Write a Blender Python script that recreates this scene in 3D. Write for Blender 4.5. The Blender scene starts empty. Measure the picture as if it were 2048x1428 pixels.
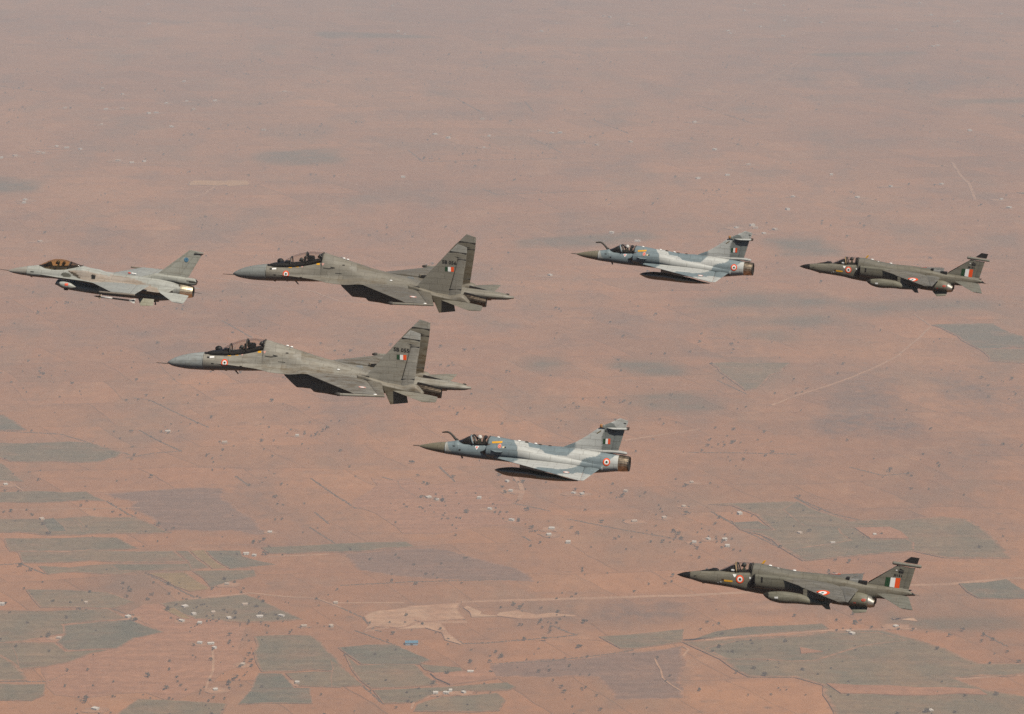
import bpy, bmesh, math, random
import numpy as np
from mathutils import Vector, Matrix
from mathutils.bvhtree import BVHTree

S = bpy.context.scene
COL = S.collection
R = math.radians
rng = np.random.default_rng(7)
random.seed(7)

# ---------------------------------------------------------------- camera
cd = bpy.data.cameras.new('camera')
cam = bpy.data.objects.new('camera', cd); COL.objects.link(cam)
cam.location = (0, 0, 1500.0)
cam.rotation_euler = (R(90 - 12.0), 0, 0)
cd.sensor_width = 36.0
cd.lens = 36.0 * 6614.0 / 2048.0
cd.clip_start = 1.0
cd.clip_end = 400000.0
S.camera = cam

# ---------------------------------------------------------------- light
SUN_EL, SUN_AZ = 53.0, 142.0          # azimuth clockwise from +Y: behind the camera and to its right, on the jets' rear quarter
world = bpy.data.worlds.new('World'); S.world = world
world.use_nodes = True
wn = world.node_tree.nodes; wl = world.node_tree.links
wn.clear()
sky = wn.new('ShaderNodeTexSky'); sky.sky_type = 'NISHITA'; sky.sun_disc = False
sky.sun_elevation = R(SUN_EL); sky.sun_rotation = R(SUN_AZ)
sky.altitude = 1500; sky.air_density = 1.0; sky.dust_density = 3.0
bg = wn.new('ShaderNodeBackground'); bg.inputs['Strength'].default_value = 0.05
wo = wn.new('ShaderNodeOutputWorld')
wl.new(sky.outputs[0], bg.inputs[0]); wl.new(bg.outputs[0], wo.inputs[0])

sl = bpy.data.lights.new('sun', 'SUN'); sl.energy = 4.2; sl.angle = R(0.53); sl.color = (1.0, 0.93, 0.82)
sun = bpy.data.objects.new('sun', sl); COL.objects.link(sun)
d = Vector((math.sin(R(SUN_AZ)) * math.cos(R(SUN_EL)), math.cos(R(SUN_AZ)) * math.cos(R(SUN_EL)), math.sin(R(SUN_EL))))
sun.rotation_euler = d.to_track_quat('Z', 'Y').to_euler()
sun.location = (0, -60, 1600)

S.view_settings.view_transform = 'Standard'
S.view_settings.look = 'None'
S.view_settings.exposure = 0.14
S.view_settings.gamma = 1.0
S.render.engine = 'CYCLES'
S.cycles.max_bounces = 8
S.cycles.diffuse_bounces = 0
S.cycles.glossy_bounces = 2
S.cycles.transmission_bounces = 4
S.cycles.transparent_max_bounces = 16
S.cycles.volume_bounces = 0
S.cycles.use_denoising = False

# ---------------------------------------------------------------- helpers
def tag(o, label=None, cat=None, group=None, kind=None):
    if label: o['label'] = label
    if cat: o['category'] = cat
    if group: o['group'] = group
    if kind: o['kind'] = kind
    return o

def empty(name, loc=(0, 0, 0), rot=(0, 0, 0)):
    o = bpy.data.objects.new(name, None); COL.objects.link(o)
    o.location = loc; o.rotation_euler = rot; o.empty_display_size = 0.5
    return o

def mesh_obj(name, verts, faces, mats, parent=None, smooth=True, mi=None):
    me = bpy.data.meshes.new(name)
    me.from_pydata([tuple(v) for v in verts], [], [tuple(f) for f in faces])
    for m in (mats if isinstance(mats, (list, tuple)) else [mats]): me.materials.append(m)
    if mi is not None: me.polygons.foreach_set('material_index', mi)
    if smooth: me.polygons.foreach_set('use_smooth', [True] * len(me.polygons))
    me.update()
    o = bpy.data.objects.new(name, me); COL.objects.link(o)
    o.parent = parent
    return o

def link_copy(o, parent):
    c = o.copy(); COL.objects.link(c); c.parent = parent
    return c

def copy_tree(o, parent=None):
    c = link_copy(o, parent)
    for ch in list(o.children): copy_tree(ch, c)
    return c

def nodes_of(m):
    m.use_nodes = True
    nt = m.node_tree
    return nt, nt.nodes['Principled BSDF']

def math_node(nt, op, a, b=None):
    n = nt.nodes.new('ShaderNodeMath'); n.operation = op
    for i, v in enumerate((a, b)):
        if v is None: continue
        if isinstance(v, (int, float)): n.inputs[i].default_value = v
        else: nt.links.new(v, n.inputs[i])
    return n.outputs[0]

def noise(nt, vec, scale, detail=4, rough=0.55):
    n = nt.nodes.new('ShaderNodeTexNoise')
    n.inputs['Scale'].default_value = scale; n.inputs['Detail'].default_value = detail
    n.inputs['Roughness'].default_value = rough
    nt.links.new(vec, n.inputs['Vector'])
    return n.outputs['Fac']

def mapping(nt, vec, scale, rot=(0, 0, 0)):
    n = nt.nodes.new('ShaderNodeMapping'); n.inputs['Scale'].default_value = scale
    n.inputs['Rotation'].default_value = rot
    nt.links.new(vec, n.inputs['Vector'])
    return n.outputs[0]

def remap(nt, v, a, b, c, d_):
    n = nt.nodes.new('ShaderNodeMapRange')
    n.inputs[1].default_value = a; n.inputs[2].default_value = b
    n.inputs[3].default_value = c; n.inputs[4].default_value = d_
    nt.links.new(v, n.inputs[0])
    return n.outputs[0]

def mix_col(nt, fac, a, b, mode='MIX'):
    n = nt.nodes.new('ShaderNodeMix'); n.data_type = 'RGBA'; n.blend_type = mode
    for sock, v in ((n.inputs[0], fac), (n.inputs[6], a), (n.inputs[7], b)):
        if isinstance(v, (int, float)): sock.default_value = v
        elif isinstance(v, (tuple, list)): sock.default_value = (v[0], v[1], v[2], 1)
        else: nt.links.new(v, sock)
    return n.outputs[2]

def plain(name, col, rough=0.6, metal=0.0, spec=0.3, var=0.12, scale=6.0):
    m = bpy.data.materials.new(name); nt, b = nodes_of(m)
    tc = nt.nodes.new('ShaderNodeTexCoord')
    f = noise(nt, tc.outputs['Object'], scale)
    v = remap(nt, f, 0.3, 0.7, 1 - var, 1 + var)
    nt.links.new(mix_col(nt, 1.0, col, v, 'MULTIPLY'), b.inputs['Base Color'])
    b.inputs['Roughness'].default_value = rough; b.inputs['Metallic'].default_value = metal
    b.inputs['Specular IOR Level'].default_value = spec
    return m

def jet_skin(name, rough=0.5, spec=0.3, dirt=(0.55, 0.46, 0.36), amount=0.35, streak=0.10):
    """painted aircraft skin: paint colour from the mesh's 'paint' attribute, plus grime streaks, mottling and panel joints"""
    m = bpy.data.materials.new(name); nt, b = nodes_of(m)
    tc = nt.nodes.new('ShaderNodeTexCoord'); oc = tc.outputs['Object']
    at = nt.nodes.new('ShaderNodeAttribute'); at.attribute_name = 'paint'
    wear = nt.nodes.new('ShaderNodeAttribute'); wear.attribute_name = 'wear'
    s1 = noise(nt, mapping(nt, oc, (0.55, 2.2, 3.0)), 1.6, 6, 0.62)
    s2 = noise(nt, oc, 5.0, 5, 0.6)
    fine = noise(nt, mapping(nt, oc, (3, 12, 12)), 2.0, 3, 0.6)
    v = remap(nt, s1, 0.28, 0.72, 1 - streak * 1.5, 1 + streak)
    v2 = remap(nt, s2, 0.3, 0.7, 0.95, 1.05)
    v3 = remap(nt, fine, 0.3, 0.7, 0.96, 1.04)
    vv = math_node(nt, 'MULTIPLY', math_node(nt, 'MULTIPLY', v, v2), v3)
    # panel joints: irregular rectangular plates in the side view and in the plan view
    sep = nt.nodes.new('ShaderNodeSeparateXYZ'); nt.links.new(oc, sep.inputs[0])
    comb = nt.nodes.new('ShaderNodeCombineXYZ')
    nt.links.new(sep.outputs[0], comb.inputs[0])
    nt.links.new(math_node(nt, 'ADD', sep.outputs[2], math_node(nt, 'MULTIPLY', sep.outputs[1], 0.83)), comb.inputs[1])
    br = nt.nodes.new('ShaderNodeTexBrick'); br.offset = 0.37; br.squash = 0.7; br.squash_frequency = 3
    br.inputs['Scale'].default_value = 1.0; br.inputs['Mortar Size'].default_value = 0.012
    br.inputs['Mortar Smooth'].default_value = 0.3
    br.inputs['Brick Width'].default_value = 1.35; br.inputs['Row Height'].default_value = 0.46
    br.inputs['Color1'].default_value = (1, 1, 1, 1); br.inputs['Color2'].default_value = (0.89, 0.89, 0.90, 1)
    br.inputs['Mortar'].default_value = (0.52, 0.50, 0.47, 1)
    nt.links.new(comb.outputs[0], br.inputs['Vector'])
    c = mix_col(nt, 1.0, at.outputs['Color'], vv, 'MULTIPLY')
    c = mix_col(nt, 1.0, c, br.outputs['Color'], 'MULTIPLY')
    g = noise(nt, mapping(nt, oc, (0.7, 1.6, 2.6)), 1.3, 7, 0.68)
    gf = remap(nt, g, 0.50, 0.74, 0.0, amount)
    gf2 = math_node(nt, 'ADD', gf, math_node(nt, 'MULTIPLY', wear.outputs['Fac'], remap(nt, g, 0.38, 0.6, 0.25, 0.95)))
    cl = nt.nodes.new('ShaderNodeClamp'); nt.links.new(gf2, cl.inputs[0])
    c2 = mix_col(nt, 1.0, c, dirt, 'MULTIPLY')
    nt.links.new(mix_col(nt, cl.outputs[0], c, c2), b.inputs['Base Color'])
    nt.links.new(remap(nt, s2, 0.3, 0.7, rough - 0.08, rough + 0.1), b.inputs['Roughness'])
    b.inputs['Specular IOR Level'].default_value = spec
    bp = nt.nodes.new('ShaderNodeBump'); bp.inputs['Strength'].default_value = 0.12; bp.inputs['Distance'].default_value = 0.02
    nt.links.new(s1, bp.inputs['Height']); nt.links.new(bp.outputs[0], b.inputs['Normal'])
    return m

def glass(name, tint, gloss=0.9, coverage=0.0, rough=0.03):
    m = bpy.data.materials.new(name); m.use_nodes = True; nt = m.node_tree; nt.nodes.clear()
    o = nt.nodes.new('ShaderNodeOutputMaterial'); mx = nt.nodes.new('ShaderNodeMixShader')
    t = nt.nodes.new('ShaderNodeBsdfTransparent'); g = nt.nodes.new('ShaderNodeBsdfGlossy')
    t.inputs[0].default_value = (*tint, 1); g.inputs['Roughness'].default_value = rough
    g.inputs[0].default_value = (gloss, gloss, gloss, 1)
    fr = nt.nodes.new('ShaderNodeFresnel'); fr.inputs[0].default_value = 1.4
    nt.links.new(math_node(nt, 'MINIMUM', math_node(nt, 'ADD', math_node(nt, 'MULTIPLY', fr.outputs[0], 0.6), coverage), 0.28), mx.inputs[0])
    nt.links.new(t.outputs[0], mx.inputs[1]); nt.links.new(g.outputs[0], mx.inputs[2]); nt.links.new(mx.outputs[0], o.inputs[0])
    return m

def box(name, mat, parent, x0, x1, y0, y1, z0, z1, bevel=0.02):
    bm = bmesh.new(); bmesh.ops.create_cube(bm, size=1)
    for v in bm.verts:
        v.co = Vector((x0 + (v.co.x+.5)*(x1-x0), y0 + (v.co.y+.5)*(y1-y0), z0 + (v.co.z+.5)*(z1-z0)))
    if bevel: bmesh.ops.bevel(bm, geom=bm.edges[:], offset=bevel, segments=2, affect='EDGES')
    me = bpy.data.meshes.new(name); bm.to_mesh(me); bm.free(); me.materials.append(mat)
    o = bpy.data.objects.new(name, me); COL.objects.link(o); o.parent = parent
    return o


# ================================================================ the plain below: metres, z = 0 is the soil
def soil_material():
    m = bpy.data.materials.new('red_soil'); nt, b = nodes_of(m)
    tc = nt.nodes.new('ShaderNodeTexCoord'); oc = tc.outputs['Object']
    at = nt.nodes.new('ShaderNodeAttribute'); at.attribute_name = 'scrub'
    big = noise(nt, mapping(nt, oc, (1, 0.55, 1)), 0.0011, 5, 0.55)
    med = noise(nt, mapping(nt, oc, (1, 0.35, 1), (0, 0, 0.12)), 0.006, 6, 0.6)
    plough = noise(nt, mapping(nt, oc, (0.22, 1.0, 1), (0, 0, 0.07)), 0.010, 5, 0.6)
    fine = noise(nt, mapping(nt, oc, (1, 0.6, 1)), 0.045, 6, 0.72)
    c = mix_col(nt, remap(nt, big, 0.36, 0.64, 0, 1), (0.400, 0.170, 0.072), (0.525, 0.230, 0.094))
    c = mix_col(nt, remap(nt, plough, 0.42, 0.66, 0, 0.32), c, (0.32, 0.156, 0.090))
    c = mix_col(nt, remap(nt, med, 0.53, 0.70, 0, 0.5), c, (0.235, 0.145, 0.100))
    c = mix_col(nt, remap(nt, med, 0.44, 0.30, 0, 0.55), c, (0.55, 0.272, 0.132))
    sep = nt.nodes.new('ShaderNodeSeparateXYZ'); nt.links.new(oc, sep.inputs[0])
    cmb = nt.nodes.new('ShaderNodeCombineXYZ')
    wob = math_node(nt, 'MULTIPLY', math_node(nt, 'SUBTRACT', big, 0.5), 260.0)
    nt.links.new(math_node(nt, 'ADD', math_node(nt, 'ADD', sep.outputs[0], math_node(nt, 'MULTIPLY', sep.outputs[1], 0.5)), wob), cmb.inputs[0])
    nt.links.new(math_node(nt, 'ADD', math_node(nt, 'SUBTRACT', sep.outputs[1], math_node(nt, 'MULTIPLY', sep.outputs[0], 0.06)), wob), cmb.inputs[1])
    par = nt.nodes.new('ShaderNodeTexBrick'); par.offset = 0.43; par.squash = 0.6; par.squash_frequency = 3
    par.inputs['Scale'].default_value = 1.0; par.inputs['Brick Width'].default_value = 210.0; par.inputs['Row Height'].default_value = 190.0
    par.inputs['Mortar Size'].default_value = 2.2; par.inputs['Mortar Smooth'].default_value = 0.6; par.inputs['Bias'].default_value = 0.0
    par.inputs['Color1'].default_value = (1.10, 1.07, 1.03, 1); par.inputs['Color2'].default_value = (0.84, 0.88, 0.93, 1); par.inputs['Mortar'].default_value = (0.62, 0.66, 0.70, 1)
    nt.links.new(cmb.outputs[0], par.inputs['Vector'])
    c = mix_col(nt, remap(nt, noise(nt, oc, 0.002, 3), 0.35, 0.6, 0.25, 1.0), c, mix_col(nt, 1.0, c, par.outputs['Color'], 'MULTIPLY'))
    sc = math_node(nt, 'MULTIPLY', at.outputs['Fac'], math_node(nt, 'MULTIPLY', remap(nt, med, 0.36, 0.58, 0.15, 1.0), remap(nt, noise(nt, oc, 0.022, 5, 0.7), 0.36, 0.58, 0.35, 1.0)))
    c = mix_col(nt, sc, c, (0.175, 0.118, 0.088))
    spots = nt.nodes.new('ShaderNodeTexVoronoi'); spots.inputs['Scale'].default_value = 0.028
    nt.links.new(oc, spots.inputs['Vector'])
    sp = math_node(nt, 'MULTIPLY', remap(nt, spots.outputs['Distance'], 0.05, 0.22, 1, 0), remap(nt, big, 0.42, 0.58, 0.25, 0.8))
    c = mix_col(nt, math_node(nt, 'MULTIPLY', sp, 0.42), c, (0.14, 0.100, 0.066))
    sp2 = nt.nodes.new('ShaderNodeTexVoronoi'); sp2.inputs['Scale'].default_value = 0.011
    nt.links.new(oc, sp2.inputs['Vector'])
    c = mix_col(nt, math_node(nt, 'MULTIPLY', remap(nt, sp2.outputs['Distance'], 0.03, 0.10, 1, 0), remap(nt, med, 0.4, 0.55, 0.15, 0.55)), c, (0.13, 0.096, 0.064))
    c = mix_col(nt, remap(nt, noise(nt, mapping(nt, oc, (0.45, 1.0, 1), (0, 0, 0.5)), 0.016, 6, 0.7), 0.54, 0.72, 0, 0.42), c, (0.22, 0.135, 0.092))
    c = mix_col(nt, remap(nt, noise(nt, mapping(nt, oc, (0.5, 0.8, 1), (0, 0, -0.05)), 0.008, 6, 0.7), 0.55, 0.74, 0, 0.5), c, (0.56, 0.29, 0.155))
    dull = noise(nt, mapping(nt, oc, (0.8, 0.42, 1), (0, 0, 0.25)), 0.0042, 6, 0.66)
    c = mix_col(nt, remap(nt, dull, 0.51, 0.68, 0, 0.5), c, (0.205, 0.150, 0.100))
    cr = nt.nodes.new('ShaderNodeAttribute'); cr.attribute_name = 'crop'
    c = mix_col(nt, math_node(nt, 'MULTIPLY', cr.outputs['Fac'], math_node(nt, 'MULTIPLY', remap(nt, fine, 0.3, 0.55, 0.6, 0.95), remap(nt, noise(nt, mapping(nt, oc, (0.6, 0.5, 1)), 0.014, 5, 0.65), 0.32, 0.55, 0.45, 1.0))), c, (0.135, 0.126, 0.082))
    v = remap(nt, fine, 0.28, 0.72, 0.84, 1.15)
    nt.links.new(mix_col(nt, 1.0, c, v, 'MULTIPLY'), b.inputs['Base Color'])
    b.inputs['Roughness'].default_value = 1.0; b.inputs['Specular IOR Level'].default_value = 0.0
    return m

def field_material(name, col, col2, rows=0.26, ang=0.3, bare=0.45):
    m = bpy.data.materials.new(name); nt, b = nodes_of(m)
    tc = nt.nodes.new('ShaderNodeTexCoord'); oc = tc.outputs['Object']
    n1 = noise(nt, mapping(nt, oc, (1, 0.5, 1), (0, 0, ang)), 0.012, 6, 0.65)
    n2 = noise(nt, mapping(nt, oc, (0.12, 1.2, 1), (0, 0, ang)), 0.05, 4, 0.6)
    n3 = noise(nt, oc, 0.07, 4, 0.65)
    c = mix_col(nt, remap(nt, n1, 0.35, 0.65, 0, 1), col, col2)
    v = math_node(nt, 'MULTIPLY', remap(nt, n2, 0.3, 0.7, 1 - rows * .6, 1 + rows * .6), remap(nt, n3, 0.3, 0.7, 0.82, 1.18))
    if bare:                                               # thin growth: soil shows through in patches and along the rim
        ed = nt.nodes.new('ShaderNodeAttribute'); ed.attribute_name = 'rim'
        n4 = noise(nt, mapping(nt, oc, (0.5, 1, 1), (0, 0, ang)), 0.018, 6, 0.7)
        f = math_node(nt, 'ADD', remap(nt, n4, 0.50, 0.72, 0.0, bare), math_node(nt, 'MULTIPLY', math_node(nt, 'SUBTRACT', 1.0, ed.outputs['Fac']), remap(nt, n3, 0.3, 0.65, 0.2, 1.3)))
        cl = nt.nodes.new('ShaderNodeClamp'); nt.links.new(f, cl.inputs[0])
        c = mix_col(nt, cl.outputs[0], c, (0.40, 0.190, 0.098))
    nt.links.new(mix_col(nt, 1.0, c, v, 'MULTIPLY'), b.inputs['Base Color'])
    b.inputs['Roughness'].default_value = 1.0; b.inputs['Specular IOR Level'].default_value = 0.0
    return m

M_SOIL = soil_material()
FM = {'G': field_material('green_crop', (0.155, 0.138, 0.082), (0.240, 0.168, 0.092)),
      'T': field_material('deep_green_crop', (0.125, 0.130, 0.086), (0.190, 0.155, 0.094)),
      'O': field_material('dry_green_crop', (0.265, 0.175, 0.092), (0.175, 0.148, 0.088)),
      'Y': field_material('ripe_yellow_crop', (0.330, 0.205, 0.075), (0.270, 0.180, 0.075)),
      'D': field_material('dark_fallow', (0.270, 0.150, 0.096), (0.235, 0.140, 0.096)),
      'S': field_material('bare_sand', (0.640, 0.390, 0.230), (0.500, 0.260, 0.140), bare=1.0),
      'R': field_material('bare_red_soil', (0.440, 0.200, 0.100), (0.400, 0.182, 0.095)),
      'A': field_material('orange_pit', (0.600, 0.300, 0.110), (0.560, 0.330, 0.170))}

def axis(a, b, step, far):
    mid = list(np.arange(a, b + 1, step)); out = mid[:]
    s, p = step * 1.5, b
    while p < far: p += s; out.append(p); s *= 1.5
    s, p = step * 1.5, a; pre = []
    while p > -far: p -= s; pre.append(p); s *= 1.5
    return np.array(pre[::-1] + out)
gx, gy = axis(-3200, 3200, 32, 110000), axis(4000, 16000, 36, 110000)
GXX, GYY = np.meshgrid(gx, gy)
V = np.stack([GXX.ravel(), GYY.ravel(), np.zeros(GXX.size)], -1)
nx = len(gx)
ii, jj = np.meshgrid(np.arange(nx - 1), np.arange(len(gy) - 1))
q = (jj * nx + ii).ravel()
me = bpy.data.meshes.new('ground')
me.vertices.add(len(V)); me.vertices.foreach_set('co', V.ravel())
fl = np.stack([q, q + 1, q + nx + 1, q + nx], -1)
me.loops.add(fl.size); me.loops.foreach_set('vertex_index', fl.ravel())
me.polygons.add(len(fl)); me.polygons.foreach_set('loop_start', np.arange(0, fl.size, 4))
me.update(calc_edges=True)
scrub = np.zeros(len(V))
# patches of thorn scrub and darker soil: (centre, half width point, half depth point, amount)
for c, a, b_, amt in [
    (*[(854.8,6678.7),(1072.1,6678.7),(890.9,6973.9)], 1.0), (*[(692.2,6406.4),(831.5,6406.4),(703.6,6517.2)], 0.9),
    (*[(889.3,6174.7),(1033.3,6174.7),(909.2,6320.2)], 0.6), (*[(701.4,7380.0),(883.5,7380.0),(709.3,7466.8)], 0.5),
    (*[(502.4,7131.1),(612.6,7131.1),(507.9,7212.3)], 0.6), (*[(237.2,7466.8),(456.0,7466.8),(241.7,7615.7)], 0.45),
    (*[(106.5,7185.0),(228.6,7185.0),(107.9,7284.1)], 0.4), (*[(-51.8,7646.2),(124.9,7646.2),(-52.6,7770.4)], 0.35),
    (*[(1049.2,11998.4),(1595.7,11998.4),(1088.0,12453.5)], 0.5), (*[(1478.3,11782.8),(1836.2,11782.8),(1504.6,11998.4)], 0.5),
    (*[(-231.4,12298.1),(235.1,12298.1),(-241.7,12859.3)], 0.3), (*[(-40.4,11052.8),(296.0,11052.8),(-41.3,11307.8)], 0.4),
    (*[(234.1,9828.7),(459.2,9828.7),(238.8,10031.3)], 0.5), (*[(-534.3,7466.8),(-350.0,7466.8),(-544.5,7615.7)], 0.35),
    (*[(-1059.5,7351.6),(-912.0,7351.6),(-1075.4,7466.8)], 0.4), (*[(-827.7,7306.4),(-771.4,7306.4),(-832.6,7351.6)], 0.6),
    (*[(-388.2,6517.2),(-266.9,6517.2),(-393.4,6608.5)], 0.5), (*[(-496.0,5846.5),(-368.4,5846.5),(-505.0,5958.5)], 0.55),
    (*[(-410.9,5668.5),(-304.6,5668.5),(-418.1,5774.1)], 0.55), (*[(-190.1,5420.0),(-54.3,5420.0),(-192.2,5484.2)], 0.6),
    (*[(124.2,5062.6),(251.5,5062.6),(125.5,5119.1)], 0.75), (*[(318.5,5119.1),(543.6,5119.1),(322.7,5191.3)], 0.6),
    (*[(-347.7,5500.5),(-227.2,5500.5),(-350.6,5549.9)], 0.4), (*[(170.6,4784.5),(298.9,4784.5),(173.6,4874.0)], 0.7),
    (*[(766.8,5600.2),(924.4,5600.2),(777.9,5685.9)], 0.5), (*[(204.8,5810.1),(358.9,5810.1),(207.3,5883.4)], 0.3),
    (*[(-1012.9,8529.8),(-790.4,8529.8),(-1035.0,8722.7)], 0.35), (*[(-455.1,9178.1),(-174.2,9178.1),(-463.6,9355.3)], 0.3),
    (*[(1230.3,9178.1),(1455.1,9178.1),(1265.1,9446.4)], 0.35)]:
    rx, ry = abs(a[0] - c[0]), abs(b_[1] - c[1])
    scrub += amt * np.exp(-(((V[:, 0] - c[0]) / rx) ** 2 + ((V[:, 1] - c[1]) / ry) ** 2) ** 1.5)
at = me.attributes.new('scrub', 'FLOAT', 'POINT'); at.data.foreach_set('value', np.clip(scrub, 0, 1))
me.materials.append(M_SOIL)
ground = bpy.data.objects.new('ground', me); COL.objects.link(ground)
tag(ground, 'dry red earth plain far below the aircraft', kind='structure')

FIELDS = []
def wobble(poly, step=45, amp=4.0):
    out = []
    for i, p in enumerate(poly):
        q2 = poly[(i + 1) % len(poly)]
        L = math.hypot(q2[0]-p[0], q2[1]-p[1]); k = max(1, int(L / step))
        for j in range(k):
            t = j / k
            a = amp if j else amp * 0.5
            out.append((p[0] + (q2[0]-p[0])*t + rng.normal(0, a), p[1] + (q2[1]-p[1])*t + rng.normal(0, a * 1.6)))
    return out
NF = [0]
def field(kind, poly, soft=0.0, name='crop_field'):
    NF[0] += 1
    h = {'S': 0.12, 'R': 0.45, 'A': 0.14, 'D': 0.10}.get(kind, 0.55) + NF[0] * 0.013
    p = wobble(poly, 22, 5.5) if kind in 'SA' else wobble(poly, 40, 3.4 + soft)
    n = len(p)
    V = [(x, y, h) for x, y in p] + [(x, y, -0.3) for x, y in p]
    F = [tuple(range(n))] + [(i, i + n, (i + 1) % n + n, (i + 1) % n) for i in range(n)]
    o = mesh_obj(name, V, F, FM[kind], None, False)
    bm = bmesh.new(); bm.from_mesh(o.data); bmesh.ops.recalc_face_normals(bm, faces=bm.faces)
    if bm.faces[:] and max(bm.faces, key=lambda f: f.calc_area()).normal.z < 0: bmesh.ops.reverse_faces(bm, faces=bm.faces[:])
    cap = max(bm.faces, key=lambda f: f.calc_area()); wdt = max(2.5, min(10.0, math.sqrt(cap.calc_area()) * .04))
    lay = bm.verts.layers.float.new('rim')
    old = set(bm.verts)
    bmesh.ops.inset_region(bm, faces=[cap], thickness=wdt, use_even_offset=False)
    for v in bm.verts: v[lay] = 1.0 if v in old else 0.0
    bmesh.ops.triangulate(bm, faces=[f for f in bm.faces if len(f.verts) > 4]); bm.to_mesh(o.data); bm.free()
    tag(o, kind='structure'); FIELDS.append(p)
    return o

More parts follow.
